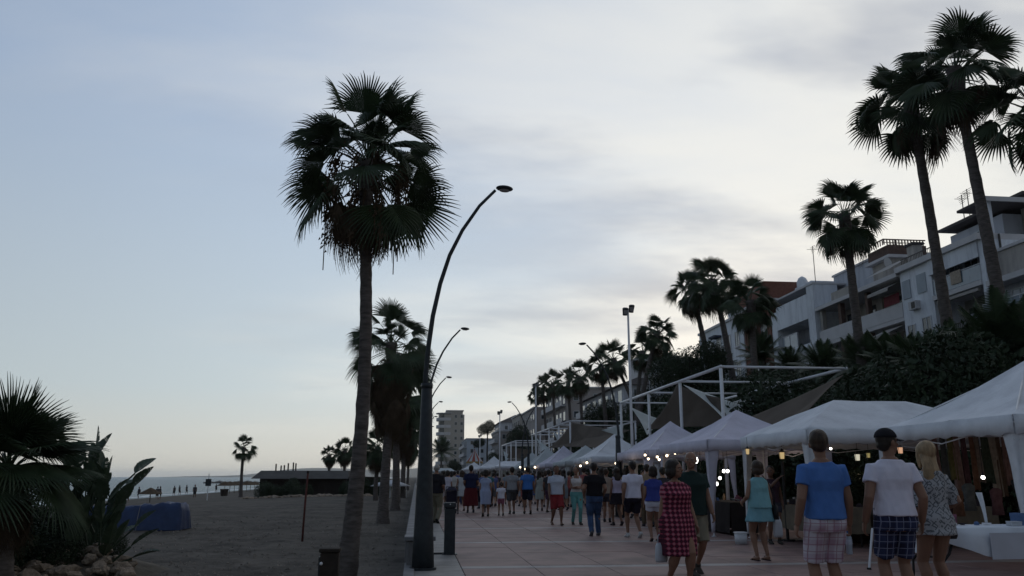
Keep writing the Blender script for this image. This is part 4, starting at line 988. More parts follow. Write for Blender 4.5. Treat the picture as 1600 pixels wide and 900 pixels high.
sail('shade_sail', [at(940, 672, Y=47), at(975, 662, Y=45), at(975, 684, Y=45)], M['sail_white'], 'white sail edge beside the nearest corner post of the second pergola', .3, G)
sail('shade_sail', [at(795, 697, Y=92), at(830, 703, Y=88), at(826, 718, Y=88), at(792, 716, Y=92)], M['sail_brown'], 'brown sail of the farthest pergola', .2, G)
sail('shade_sail', [at(786, 704, Y=94), at(800, 712, Y=92), at(790, 722, Y=92)], M['sail_white'], 'tiny white sail of the farthest pergola', .3, G)
# ------------------------------------------------------------------ MARKET TENTS
def tent(x0, x1, y0, y1, ze, zp, m, lab, ridge=0.0, vh=.28, wavy=True, sag=1.35, legs=True, seed=0):
    o = empty('market_tent', (x0, y0, 0), lab, 'tent', 'white market tents along the stall side'); W, L = x1 - x0, y1 - y0
    cx, cy = W / 2, L / 2; rh = W * ridge / 2; r = random.Random(seed); n = 10; bm = bmesh.new()
    cor = [(0, 0), (W, 0), (W, L), (0, L)]; apex = [(cx - rh, cy), (cx + rh, cy), (cx + rh, cy), (cx - rh, cy)]
    def pt(e, t, s):
        a, b = cor[e], cor[(e + 1) % 4]; pa, pb = apex[e], apex[(e + 1) % 4]
        q0 = (a[0] + (b[0] - a[0]) * t, a[1] + (b[1] - a[1]) * t); q1 = (pa[0] + (pb[0] - pa[0]) * t, pa[1] + (pb[1] - pa[1]) * t)
        x, y = q0[0] + (q1[0] - q0[0]) * s, q0[1] + (q1[1] - q0[1]) * s
        z = ze + (zp - ze) * s ** sag - .05 * math.sin(math.pi * t) * math.sin(math.pi * s) + .022 * noise.noise(Vector((x * 1.6 + seed, y * 1.6, 0))) - .085 * abs(noise.noise(Vector((x * 1.1 + seed * 3, y * 1.3, 4)))) * (1 - s)
        return (x, y, z)
    for e in range(4):
        g = [[bm.verts.new(pt(e, i / n, j / n)) for i in range(n + 1)] for j in range(n + 1)]
        for j in range(n):
            for i in range(n): bm.faces.new((g[j][i], g[j][i + 1], g[j + 1][i + 1], g[j + 1][i]))
    bmesh.ops.remove_doubles(bm, verts=bm.verts, dist=.001); c = build('canopy', bm, m, o, False)
    c.data.polygons.foreach_set('use_smooth', [True] * len(c.data.polygons)); c.data.set_sharp_from_angle(angle=R(22))
    md = c.modifiers.new('t', 'SOLIDIFY'); md.thickness = .008
    # valance with scalloped lower edge
    for e in range(4):
        bm = bmesh.new(); a, b = Vector((*cor[e], ze - .004)), Vector((*cor[(e + 1) % 4], ze - .004)); ln = (b - a).length; k = 36; out = Vector(((b - a).y, -(b - a).x, 0)).normalized(); rows_ = []
        for i in range(k + 1):
            t = i / k; p = a.lerp(b, t); sc = (.045 * abs(math.sin(t * ln / .42 * math.pi)) if wavy else 0) + .03 * noise.noise(Vector((t * 4 + seed, e, 1)))
            w = .02 * noise.noise(Vector((t * ln * 2.2, e * 5 + seed, 0)))
            rows_.append([bm.verts.new(p + out * .012), bm.verts.new(p + out * (.02 + w) + Vector((0, 0, -vh * .5))), bm.verts.new(p + out * (.016 + w * 1.6) + Vector((0, 0, -vh + sc - .02)))])
        for i in range(k):
            for j in range(2): bm.faces.new((rows_[i][j + 1], rows_[i + 1][j + 1], rows_[i + 1][j], rows_[i][j]))
        build('valance', bm, m, o, True).modifiers.new('t', 'SOLIDIFY').thickness = .005
    # truss bars under the eave
    bm = bmesh.new()
    for e in range(4):
        a, b = Vector((*cor[e], ze - .1)), Vector((*cor[(e + 1) % 4], ze - .1)); ins = (Vector((cx, cy, ze - .1)) - (a + b) / 2).normalized() * .07; a += ins; b += ins
        for q in range(2):
            p0, p1 = a.lerp(b, q * .5), a.lerp(b, q * .5 + .5); d = Vector((0, 0, .26))
            tube(bm, [p0, p1 - d], .011, 5); tube(bm, [p0 - d, p1], .011, 5)
    for e in range(4): tube(bm, [Vector((*cor[e], ze - .12)), Vector((*apex[e], zp - .10))], .014, 5)
    build('frame', bm, M['white_steel'], o)
    if legs:
        for e in range(4):
            sx = .06 if cor[e][0] == 0 else -.06; sy = .06 if cor[e][1] == 0 else -.06; lx, ly = cor[e][0] + sx, cor[e][1] + sy
            bm = bmesh.new(); tube(bm, [(lx, ly, 0), (lx, ly, ze - .02)], .022, 8); tube(bm, [(lx, ly, 0), (lx, ly, .015)], .06, 8); build('leg', bm, M['white_steel'], o)
            # corner curtain gathered to the leg
            dx = 1 if sx > 0 else -1; dy = 1 if sy > 0 else -1; bm = bmesh.new(); rws = []
            for j in range(13):
                s = j / 12; z = ze - .03 - (ze - .12) * s; w = .24 * (1 - s) ** 1.5 + .075 + .01 * math.sin(j * 1.3 + e)
                rws.append([bm.verts.new(q) for q in ((cor[e][0] + dx * w, cor[e][1] + dy * .012, z), (cor[e][0] + dx * w * .5, cor[e][1] + dy * (.012 + .02 * math.sin(s * 7)), z), (cor[e][0] + dx * .012, cor[e][1] + dy * .012, z), (cor[e][0] + dx * (.012 + .02 * math.sin(s * 6)), cor[e][1] + dy * w * .5, z), (cor[e][0] + dx * .012, cor[e][1] + dy * w, z))])
            for j in range(12):
                for i in range(4): bm.faces.new((rws[j][i], rws[j][i + 1], rws[j + 1][i + 1], rws[j + 1][i]))
            build('corner_curtain', bm, m, o, True).modifiers.new('t', 'SOLIDIFY').thickness = .006
    return o
tent(8.7, 12.3, 11.25, 14.95, 2.30, 3.38, M['canvas'], 'nearest white market tent, cut off by the right edge, clothes hanging inside', seed=1)
tent(7.8, 12.6, 15.95, 19.4, 2.33, 3.08, M['canvas'], 'long white market tent with a ridge roof above the blue shirted man', .36, seed=2, sag=.9)
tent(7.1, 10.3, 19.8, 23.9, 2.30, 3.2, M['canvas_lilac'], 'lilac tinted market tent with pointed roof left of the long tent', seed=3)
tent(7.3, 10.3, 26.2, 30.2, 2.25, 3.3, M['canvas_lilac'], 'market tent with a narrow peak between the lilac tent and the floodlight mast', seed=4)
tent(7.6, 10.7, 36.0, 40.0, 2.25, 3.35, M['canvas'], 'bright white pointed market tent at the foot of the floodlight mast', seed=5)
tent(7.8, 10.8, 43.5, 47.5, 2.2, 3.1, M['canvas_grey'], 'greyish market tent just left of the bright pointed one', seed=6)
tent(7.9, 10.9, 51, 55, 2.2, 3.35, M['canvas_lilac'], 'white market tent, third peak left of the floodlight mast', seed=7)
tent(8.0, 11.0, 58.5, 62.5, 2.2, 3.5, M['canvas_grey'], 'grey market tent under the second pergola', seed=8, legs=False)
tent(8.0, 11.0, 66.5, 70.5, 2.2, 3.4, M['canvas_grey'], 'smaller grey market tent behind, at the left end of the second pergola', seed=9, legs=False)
tent(7.5, 12.5, 80, 84, 2.4, 2.9, M['canvas'], 'flat wide white canopy far down the row', .6, seed=10, legs=False)
tent(7.0, 10.6, 93, 97, 2.4, 3.7, M['canvas'], 'small white peaked tent right of the carousel roof', seed=11, legs=False)
tent(6.0, 9.0, 108, 111, 2.4, 3.3, M['canvas'], 'tiny white peaked tent touching the carousel roof', seed=12, legs=False)
tent(2.2, 5.6, 118, 122, 2.2, 2.6, M['canvas_grey'], 'distant low pale awning above the heads of the crowd', .6, seed=13, legs=False)
# carousel roof, red and white cone
o = empty('carousel', (8.15, 118, 0), 'pointed red and white striped carousel roof far down the promenade', 'carousel')
for k in range(16):
    a0, a1 = 2 * math.pi * k / 16, 2 * math.pi * (k + 1) / 16; bm = bmesh.new(); pr_ = None
    for j in range(7):
        s = j / 6; rad = 1.15 * (1 - s) ** 1.3 + .04; z = 3.5 + 1.75 * s; q = [bm.verts.new((rad * math.cos(a), rad * math.sin(a), z)) for a in (a0, a1)]
        if pr_: bm.faces.new((pr_[0], pr_[1], q[1], q[0]))
        pr_ = q
    build('roof_stripe', bm, mat('carousel_red', (0.30, 0.07, 0.05), .8, .1, 2) if k % 2 else M['canvas_grey'], o)
bm = bmesh.new(); loft(bm, [(0, 0, 0, .3, .3), (0, 0, 5.2, .08, .08)], 10); ball(bm, (0, 0, 5.45), .12, 2); build('centre_pole', bm, mw_brick, o)
bm = bmesh.new(); loft(bm, [(0, 0, 3.25, 1.18, 1.18), (0, 0, 3.5, 1.18, 1.18)], 24, False); build('rim', bm, mat('carousel_gold', (0.35, 0.25, 0.10), .6, .2, 4), o)
for k in range(8): bm = bmesh.new(); tube(bm, [(1.1 * math.cos(k * .785), 1.1 * math.sin(k * .785), 0), (1.1 * math.cos(k * .785), 1.1 * math.sin(k * .785), 3.3)], .04, 6); build('post', bm, M['white_steel'], o)
bm = bmesh.new(); loft(bm, [(0, 0, 0, 1.3, 1.3), (0, 0, .2, 1.3, 1.3)], 24); build('platform', bm, mw_brick, o)

# ------------------------------------------------------------------ STALL TABLES, GOODS, LIGHTS
def mtx(n, c, v=.15, s=5): return mat(n, c, .9, v, s, .004, 30, spec=.15)
def goods(x0, x1, y0, y1, z, n, seed, lab, grp):
    r = random.Random(seed); cols = [('pale', (.5, .5, .5)), ('dark', (.06, .05, .06)), ('tan', (.3, .2, .13)), ('silver', (.45, .47, .5)), ('plum', (.2, .08, .12)), ('blue', (.1, .16, .3))]
    for i in range(n):
        x, y = r.uniform(x0, x1), r.uniform(y0, y1); a, b, h = r.uniform(.04, .10), r.uniform(.04, .10), r.uniform(.03, .17); c = r.choice(cols); bm = bmesh.new(); kd = r.choice(('box', 'jar', 'bowl'))
        if kd == 'box': bx(bm, -a, a, -b, b, 0, h); bx(bm, -a * 1.04, a * 1.04, -b * 1.04, b * 1.04, h * .75, h * 1.02)
        elif kd == 'jar': loft(bm, [(0, 0, 0, a * .7, a * .7), (0, 0, h * .7, a * .75, a * .75), (0, 0, h * .85, a * .4, a * .4), (0, 0, h * 1.1, a * .45, a * .45)], 12)
        else: loft(bm, [(0, 0, 0, a * .5, a * .5), (0, 0, h * .5, a * 1.1, a * 1.1), (0, 0, h * .55, a * 1.15, a * 1.15), (0, 0, h * .3, a * .8, a * .8)], 14)
        o = build({'box': 'trinket_box', 'jar': 'jar', 'bowl': 'bowl'}[kd], bm, mtx('ware_' + c[0], c[1], .2), loc=(x, y, z)); o.rotation_euler = (0, 0, r.uniform(0, 3)); tag(o, lab, {'box': 'box', 'jar': 'jar', 'bowl': 'bowl'}[kd], grp)
def cloth_table(name, x0, x1, y0, y1, z, m, lab, drop=.6, legs=True, sides='all'):
    o = empty(name, (x0, y0, 0), lab, 'table'); W, L = x1 - x0, y1 - y0
    box('table_top', M['wood'], 0, W, 0, L, z - .04, z, o)
    bm = bmesh.new(); k = 22; per = [(-.012, -.012), (W + .012, -.012), (W + .012, L + .012), (-.012, L + .012)]
    top = [bm.verts.new((*p_, z + .004)) for p_ in per]; bm.faces.new(top)
    for e in range(4):
        a, b = Vector((*per[e], z + .004)), Vector((*per[(e + 1) % 4], z + .004)); out = Vector(((b - a).y, -(b - a).x, 0)).normalized(); g = []
        for i in range(k + 1):
            t = i / k; p_ = a.lerp(b, t); w = .022 * math.sin(t * (b - a).length * 9 + e) + .015 * noise.noise(Vector((t * 6, e, z)))
            dd = drop * (1 + .10 * noise.noise(Vector((t * 3, e * 3, 1))))
            g.append([bm.verts.new(p_), bm.verts.new(p_ + out * (.015 + w * .5) - Vector((0, 0, dd * .5))), bm.verts.new(p_ + out * (.02 + w) - Vector((0, 0, dd)))])
        for i in range(k):
            for j in range(2): bm.faces.new((g[i][j + 1], g[i + 1][j + 1], g[i + 1][j], g[i][j]))
    build('table_cover', bm, m, o, True)
    if legs:
        for (x, y) in ((.12, .15), (W - .12, .15), (.12, L - .15), (W - .12, L - .15)): bm = bmesh.new(); tube(bm, [(x, y, 0), (x, y, z - .04)], .02, 6); build('leg', bm, M['black'], o)
    return o
cloth_table('stall_table', 7.7, 8.5, 20.1, 23.4, .78, mtx('dark_cover', (.03, .026, .026)), 'stall table under a dark cover to the ground left of the woman in teal', .74, False)
goods(7.75, 8.45, 20.2, 23.2, .79, 16, 3, 'small ware on the dark covered stall table', 'wares on the dark covered table')
cloth_table('stall_table', 8.3, 9.2, 16.4, 19.1, .78, mtx('brown_cover', (.17, .145, .11)), 'stall table with brown cover between the woman in teal and the blue shirted man', .52)
goods(8.35, 9.15, 16.5, 19.0, .79, 20, 4, 'small ware on the brown covered table left of the blue shirted man', 'wares on the long tent table')
cloth_table('stall_table', 9.4, 11.8, 16.1, 16.9, .80, mtx('brown_cover', (.17, .145, .11)), 'stall table with brown cover seen between the two men', .5)
goods(9.5, 11.7, 16.2, 16.8, .81, 14, 6, 'small ware on the brown table between the two men', 'wares between the two men')
o = empty('wooden_tray', (9.55, 16.12, .81), 'shallow wooden tray with compartments on the brown table between the two men', 'tray')
box('tray_floor', M['wood'], 0, 1.0, 0, .45, 0, .015, o)
for (a, b, c, d) in ((0, 1, 0, .02), (0, 1, .43, .45), (0, .02, .021, .429), (.98, 1, .021, .429), (.33, .34, .021, .429), (.66, .67, .021, .429)): box('tray_side', M['wood'], a, b, c, d, .016, .09, o)
# white folding table at the right
tw = empty('folding_table', (7.35, 10.75, 0), 'white covered folding table with bent black legs at the right edge', 'table')
box('table_top', M['white_steel'], -.75, 1.55, -.38, .38, .70, .74, tw, .01)
bm = bmesh.new(); k = 40
def wt_drop(t): q_ = min(1, t / .34); return .10 + .25 * q_ * q_ * (3 - 2 * q_) - .06 * max(0, t - .34) + .02 * math.sin(t * 19)
g = []
for i in range(k + 1):
    t = i / k; x = -.78 + 2.36 * t; d = wt_drop(t); w = .02 * math.sin(t * 31) + .02 * math.sin(t * 17 + 2)
    g.append([bm.verts.new(q) for q in ((x, .40, .55), (x, .40, .748), (x, -.395, .748), (x, -.41 - w * .5, .748 - d * .35), (x, -.42 - w, .748 - d * .7), (x, -.415 - w * 1.3, .748 - d))])
for i in range(k):
    for j in range(5): bm.faces.new((g[i][j], g[i + 1][j], g[i + 1][j + 1], g[i][j + 1]))
for s_, ii in ((-1, 0), (1, k)):
    row0 = [q for q in g[ii][1:3]]; low = [bm.verts.new((row0[0].co.x + s_ * .03, .40, .45)), bm.verts.new((row0[0].co.x + s_ * .03, -.41, .42))]
    bm.faces.new((row0[0], row0[1], low[1], low[0]))
build('table_cover', bm, mat('white_sheet', (.60, .64, .70), .9, .08, 3, .01, 9, spec=.1), tw, True)
for x in (-.55, 1.25):
    for y in (-.3, .3):
        bm = bmesh.new(); tube(bm, [(x + .22, y, .70), (x + .10, y, .42), (x - .02, y, .30), (x - .03, y, .14), (x - .06, y, 0)], .017, 8); build('leg', bm, M['black'], tw, True)
    bm = bmesh.new(); tube(bm, [(x + .05, -.3, .36), (x + .05, .3, .36)], .013, 6); build('brace', bm, M['black'], tw)
tw.rotation_euler = (0, 0, R(2))
box('printed_panel', mat('white_board', (.50, .52, .58), .8, .05, 4), .05, 1.4, -.452, -.447, .36, .69, tw)
goods(7.2, 8.6, 10.5, 11.0, .752, 7, 8, 'small ware lying on the white covered folding table', 'wares on the white table')
# leaning folding stand between men and blonde woman
p = at(1358, 890, Z=0); q = at(1363, 826, Y=p.y + .15); o = empty('folding_stand', p, 'thin white folding stand leg leaning beside the man in the cap', 'stand')
bm = bmesh.new(); tube(bm, [(0, 0, 0), (q.x - p.x, q.y - p.y, q.z)], .018, 8); build('pole', bm, M['white_steel'], o); bm = bmesh.new(); tube(bm, [(0, 0, 0), (0, 0, .03)], .035, 8); build('foot', bm, M['black'], o)
bm = bmesh.new(); tube(bm, [(q.x - p.x, q.y - p.y, q.z), (.35, .6, 0)], .014, 8); build('strut', bm, M['white_steel'], o)
# hanging scarves and clothes on a rail in the nearest tent
rail = empty('clothes_rail', (11.05, 14.72, 0), 'steel rail with hanging scarves at the far side of the nearest tent', 'rail')
bm = bmesh.new(); tube(bm, [(-1.45, 0, 2.12), (.4, 0, 2.12)], .02, 8); build('bar', bm, M['white_steel'], rail)
for x in (-1.45, .4): bm = bmesh.new(); tube(bm, [(x, 0, 0), (x, 0, 2.12)], .02, 8); build('post', bm, M['white_steel'], rail)
scol = [('pink', (.24, .15, .14)), ('slate', (.10, .11, .115)), ('olive', (.17, .155, .07)), ('rose', (.26, .18, .165)), ('plum', (.11, .06, .07)), ('rust', (.20, .11, .075)), ('taupe', (.22, .18, .155)), ('green', (.06, .08, .06)), ('cream', (.30, .265, .23)), ('brown', (.13, .09, .065))]
r = random.Random(4)
for i in range(11):
    y = 9.68 + i * .142 + (i % 3) * .02; c = scol[i % 10]; L = r.uniform(.75, 1.15); w = r.uniform(.045, .075); bm = bmesh.new(); g = []
    for j in range(11):
        s = j / 10; row = []
        for q_ in range(9): u = q_ / 8 * 2 - 1; row.append(bm.verts.new((u * w * (1 + .35 * s), .035 * math.cos(u * 9 + i) * (.4 + s) - .02 * s, -L * s - .03 * abs(u) * s)))
        g.append(row)
    for j in range(10):
        for q_ in range(8): bm.faces.new((g[j][q_], g[j][q_ + 1], g[j + 1][q_ + 1], g[j + 1][q_]))
    o = build('scarf', bm, mtx('scarf_' + c[0], c[1], .25, 12), smooth=True, loc=(y, 14.72 - .03, 2.135)); o.modifiers.new('t', 'SOLIDIFY').thickness = .006
    tag(o, c[0] + ' coloured scarf on the rail in the nearest tent, in the ' + ('left' if i < 6 else 'right') + ' part', 'scarf', 'scarves on the rail')
for i, (px, py, Y, c) in enumerate(((1482, 785, 14.4, 'plum'), (1497, 787, 14.2, 'rust'), (1515, 778, 13.9, 'slate'), (1558, 785, 14.0, 'plum'))):
    p = at(px, py, Y=Y); bm = bmesh.new(); loft(bm, [(0, 0, -.22, .12, .05), (0, 0, 0, .10, .04), (0, 0, .20, .13, .045), (0, 0, .25, .05, .03)], 14); o = build('hanging_garment', bm, mtx('scarf_' + c, dict(scol)[c], .25, 12), smooth=True, loc=(p.x, p.y, max(.72, p.z))); tag(o, c + ' coloured garment hanging below the scarves, number ' + 'one two three four'.split()[i] + ' from the left', 'garment')
# white mannequin stand in the nearest tent
p = at(1540, 806, Y=11.02); o = empty('display_stand', (p.x, p.y, .756), 'slim white display stand rising behind the white table', 'stand')
bm = bmesh.new(); loft(bm, [(0, 0, 0, .06, .06), (0, 0, .02, .06, .06)], 16); build('base', bm, M['white_steel'], o); bm = bmesh.new(); loft(bm, [(0, 0, .02, .018, .018), (-.01, 0, .15, .022, .02), (-.03, 0, .30, .032, .028), (-.06, 0, .43, .045, .03)], 12); build('body', bm, M['canvas'], o, True)
# planter shrubs behind the long tent
for (px, Y) in ((1340, 17.6), (1315, 17.9)):
    p = at(px, 775, Y=Y); o = empty('potted_plant', (p.x, Y, 0), 'bushy potted plant behind the brown table, ' + ('right' if px == 1340 else 'left') + ' one of two', 'plant')
    bm = bmesh.new(); loft(bm, [(0, 0, 0, .2, .2), (0, 0, .7, .28, .28), (0, 0, .72, .3, .3)], 16); build('pot', bm, M['darkwood'], o, True); link('foliage', foliage_mesh(px, [(0, 0, 1.05, .42, .42, .5)], 1500, .05), o)

MB = mat_emit('warm_bulb', (1.0, .80, .55), 5.0); MC = mat_emit('white_bulb', (1.0, .97, .90), 7.0); MY = mat_emit('lantern_glow', (.80, .58, .28), .55)
def bulb(px, py, Y, ze, m, r, lab, long=1.0):
    p = at(px, py, Y=Y); o = empty('hanging_bulb', p, lab, 'light bulb', 'bulbs hanging in the stalls')
    bm = bmesh.new(); ball(bm, (0, 0, 0), (r, r, r * long), 2); build('glass', bm, m, o, True)
    bm = bmesh.new(); loft(bm, [(0, 0, r * long * .9, r * .5, r * .5), (0, 0, r * long + .05, r * .4, r * .4)], 8); build('socket', bm, M['black'], o)
    bm = bmesh.new(); tube(bm, [(0, 0, r * long + .05), (0, 0, max(.1, ze - p.z))], .006, 4); build('cord', bm, M['black'], o)
B = [(1008, 711, 29.5, MB, 'left end of the bulb row in the narrow peaked tent'), (1013, 717, 28.4, MB, 'low second bulb in the narrow peaked tent'), (1027, 714, 29.2, MB, 'third bulb in the narrow peaked tent'), (1030, 718, 28.9, MB, 'lowest small bulb in the narrow peaked tent'), (1042, 712, 28.2, MB, 'fifth bulb in the narrow peaked tent'), (1055, 708, 27.3, MB, 'right end of the bulb row in the narrow peaked tent'), (962, 724, 38, MB, 'single bulb under the bright pointed tent'), (917, 723, 39.2, MB, 'higher bulb under the left eave of the bright pointed tent'), (907, 728, 40, MB, 'lower bulb under the left eave of the bright pointed tent'), (836, 730, 54, MB, 'bulb right of the blue shirted walker in the far tents'), (821, 733, 62, MB, 'bulb above the head of the blue shirted walker'), (813, 730, 66, MB, 'farthest bulb left of the blue shirted walker')]
for (px, py, Y, m, lab) in B:
    Y = at(px, py, X=7.12 if Y < 33 else 7.42 if Y < 50 else 7.7).y; bulb(px, py, Y, 2.2, m, .036 if Y < 33 else .05 if Y < 50 else .07, lab)
bulb(1088, 719, 21.3, 2.25, MC, .045, 'long white lamp in the lilac tent above the man in dark polo', 1.9)
for (px, py, Y, lab, lo) in ((1131, 736, 21.8, 'left of the two bright bulbs side by side in the lilac tent', 1.2), (1137, 736, 21.7, 'right of the two bright bulbs side by side in the lilac tent', 1.2), (1125, 747, 21.9, 'bright bulb just below the side by side pair', 1.1), (1120, 756, 22.0, 'lowest bright bulb in the lilac tent over the dark table', 1.3)): bulb(px, py, Y, 2.25, MC, .040, lab, lo)
bulb(1298, 701, 17.8, 2.3, MC, .028, 'small white lamp between the blue shirted man and the tent leg')
bulb(1095, 743, 21.0, 2.2, MC, .03, 'small white lamp beside the shoulder of the man in dark polo')
bulb(1536, 746, 12.6, 2.25, MC, .031, 'bright white bulb in front of the scarves in the nearest tent')
def lantern(px, py, Y, ze, lab, s=1.0, gm=None):
    p = at(px, py, Y=Y); o = empty('lantern', p, lab, 'lantern', 'small glowing lanterns in the long tent')
    bm = bmesh.new(); loft(bm, [(0, 0, -.07 * s, .045 * s, .045 * s), (0, 0, .05 * s, .055 * s, .055 * s)], 8); build('glass', bm, gm or MY, o)
    bm = bmesh.new(); loft(bm, [(0, 0, .052 * s, .065 * s, .065 * s), (0, 0, .11 * s, .015 * s, .015 * s)], 8); build('cap', bm, M['black'], o)
    for k in range(4): bm = bmesh.new(); a = k * 1.571 + .4; tube(bm, [(.05 * s * math.cos(a), .05 * s * math.sin(a), -.08 * s), (.061 * s * math.cos(a), .061 * s * math.sin(a), .055 * s)], .005, 4); build('bar', bm, M['black'], o)
    bm = bmesh.new(); tube(bm, [(0, 0, .11 * s), (0, 0, max(.15, ze - p.z))], .005, 4); build('cord', bm, M['black'], o)
lantern(1168, 705, 18.8, 2.3, 'yellow lantern under the left eave of the long tent'); lantern(1222, 711, 18.2, 2.3, 'amber lantern above a dark post in the long tent', 1.2)
lantern(1340, 714, 16.6, 2.3, 'pale lantern between the two men', 1.05, mat_emit('pale_lantern', (.85, .80, .62), .6)); lantern(1357, 711, 17.2, 2.3, 'dimmer lantern right of the pale one, near the man in the cap', .8, mat_emit('dim_lantern', (.6, .5, .2), .35)); lantern(1407, 703, 15.6, 2.25, 'warm lantern just right of the capped head', .95, mat_emit('warm_lantern', (.9, .5, .3), .6))
p = at(1226, 770, Y=18.3); o = empty('dark_post', (p.x, 18.3, 0), 'dark post standing under the amber lantern', 'post'); bm = bmesh.new(); tube(bm, [(0, 0, 0), (0, 0, 1.75)], .035, 10); build('shaft', bm, M['black'], o); bm = bmesh.new(); loft(bm, [(0, 0, 0, .16, .16), (0, 0, .03, .16, .16)], 12); build('foot', bm, M['black'], o)
# real light that the bulbs throw on stall and people
for (x, y, z, e) in ((9.0, 21.9, 1.55, 9), (6.5, 27.6, 1.75, 4), (9.2, 38.4, 1.9, 9), (10.4, 12.7, 1.35, 3.0), (9.9, 17.6, 1.8, 3.5)):
    l = bpy.data.lights.new('bulb_light', 'POINT'); l.energy = e; l.color = (1, .8, .58); l.shadow_soft_size = .06; lo = bpy.data.objects.new('bulb_light', l); C.objects.link(lo); lo.location = (x, y, z)
# white bucket at the tent leg
p = at(1171, 851, Z=0); o = empty('white_bucket', (p.x - .1, p.y + .2, 0), 'small white box at the foot of the long tent leg beside the woman in teal', 'box')
bm = bmesh.new(); loft(bm, [(0, 0, 0, .11, .1), (0, 0, .22, .12, .11)], 20, power=.4); build('bin', bm, M['canvas'], o, True); bm = bmesh.new(); loft(bm, [(0, 0, .221, .13, .12), (0, 0, .245, .13, .12)], 20, power=.4); build('lid', bm, M['white_steel'], o)

# ------------------------------------------------------------------ BOLLARD, POST, BEACH THINGS
p = at(702, 866, Z=0); o = empty('bollard', p, 'dark square steel bollard with a wider cap on the left of the promenade', 'bollard')
box('shaft', M['lamp'], -.10, .10, -.10, .10, 0, .83, o, .012); box('cap', M['lamp'], -.115, .115, -.115, .115, .833, .93, o, .015)
bm = bmesh.new(); ball(bm, (0, 0, 0), (.012, .006, .012), 1); build('screw', bm, M['white_steel'], o, loc=(.0, -.119, .90)); box('base_plate', M['lamp'], -.14, .14, -.14, .14, .001, .012, o)
bm = bmesh.new(); tube(bm, [(-.55, .02, .01), (-.3, .0, .012), (-.1, .02, .012)], .02, 6); tag(build('floor_cable', bm, M['black'], loc=p), 'short dark cable on the paving left of the bollard foot', 'cable')
q = at(684, 742, Y=27.5)
p = at(512, 900, Y=10.4); o = empty('wooden_post', (p.x, 10.6, -.5), 'squat square post with flat cap on the sand left of the nearest palm', 'post')
zt = at(512, 856, Y=10.6).z + .5
box('shaft', M['darkwood'], -.11, .11, -.11, .11, 0, zt - .05, o, .01); box('cap', M['darkwood'], -.125, .125, -.125, .125, zt - .047, zt, o, .01)
box('plate', M['lamp'], -.13, -.112, -.07, .07, zt - .35, zt - .1, o); bm = bmesh.new(); ball(bm, (0, 0, 0), (.02, .03, .02), 2); build('lock', bm, M['white_steel'], o, loc=(-.09, -.13, zt - .17))
p = at(472, 848, Z=-.5); bm = bmesh.new(); tube(bm, [(0, 0, -.05), (.02, 0, 1.0), (.06, 0, 2.0)], [.033, .031, .03], 8)
o = empty('beach_post', p, 'slim reddish wooden post leaning slightly on the open sand', 'post'); build('shaft', bm, mat('red_wood', (.10, .035, .03), .9, .3, 8), o, True); bm = bmesh.new(); loft(bm, [(.06, 0, 2.0, .036, .036), (.06, 0, 2.08, .036, .036)], 8); build('tip', bm, M['darkwood'], o)

# blue tarpaulin over a beached boat
bc = at(208, 833, Z=-.62); o = empty('covered_boat', (bc.x, bc.y, sand_z(bc.x, bc.y)), 'beached boat under a rumpled blue tarpaulin', 'boat')
mt = mat('blue_tarp', (.016, .036, .105), .5, .25, 2.5, .03, 6, spec=.4)
bm = bmesh.new(); nx, ny = 60, 30; g = []
for j in range(ny + 1):
    row = []
    for i in range(nx + 1):
        u, v = i / nx * 2 - 1, j / ny * 2 - 1; x = u * 1.9; prof = .93 + .06 * math.tanh(u * 2.2) - .03 * math.cos(u * 5)
        e = min(1, (1 - abs(u)) * 16) ** .5; f = min(1, (1 - abs(v)) * 3.0) ** .6
        z = prof * e * f + .07 * noise.noise(Vector((x * 2.2, v * 1.8, 0))) * e + .07 * noise.noise(Vector((x * 4, v * 4, 2))) - .12 * abs(noise.noise(Vector((x * 3 + v * 2, v * 2.5, 7)))) - .05 * abs(noise.noise(Vector((x * 9, v * 6, 3))))
        row.append(bm.verts.new((x * (1 - .02 * (1 - e)) + .04 * noise.noise(Vector((0, v * 3, z * 3))), v * .72 + .05 * noise.noise(Vector((x * 3, 0, z * 4))), max(.06, z))))
    g.append(row)
for j in range(ny):
    for i in range(nx): bm.faces.new((g[j][i], g[j][i + 1], g[j + 1][i + 1], g[j + 1][i]))
build('tarpaulin', bm, mt, o, True)
bm = bmesh.new(); loft(bm, [(0, 0, -.1, 1.4, .35), (0, 0, .1, 1.7, .52), (0, 0, .36, 1.86, .66)], 32); build('hull', bm, mat('boat_violet', (.05, .04, .13), .5, .2, 3), o, True)
for x in (.35,): bm = bmesh.new(); tube(bm, [(x, -.74, .05), (x + .02, -.735, .45), (x, -.5, .93), (x, 0, 1.0)], .012, 5); build('rope', bm, mat('rope', (.2, .2, .22), .9), o)
o.rotation_euler = (0, 0, R(-3))
# pebbles, shell and weed scattered on the sand
rs_ = random.Random(21); V_ = []; F_ = []
for i in range(3600):
    y = 12.5 + 30 * rs_.random() ** 1.6; x = -.5 - rs_.random() * 16 * (y / 24); z = sand_z(x, y) + .02; s = rs_.uniform(.012, .04) * (1 + y * .02); b = len(V_); a = rs_.uniform(0, 6)
    V_ += [(x + s * math.cos(a), y + s * math.sin(a), z), (x + s * math.cos(a + 2.1), y + s * math.sin(a + 2.1), z), (x + s * math.cos(a + 4.2), y + s * math.sin(a + 4.2), z), (x, y, z + s * .7)]
    F_ += [(b, b + 1, b + 3), (b + 1, b + 2, b + 3), (b + 2, b, b + 3)]
o = link('beach_debris', pyd(V_, F_, mat('debris', (.17, .15, .13), .9, .6, 1.5), 'beach_debris')); o['kind'] = 'stuff'
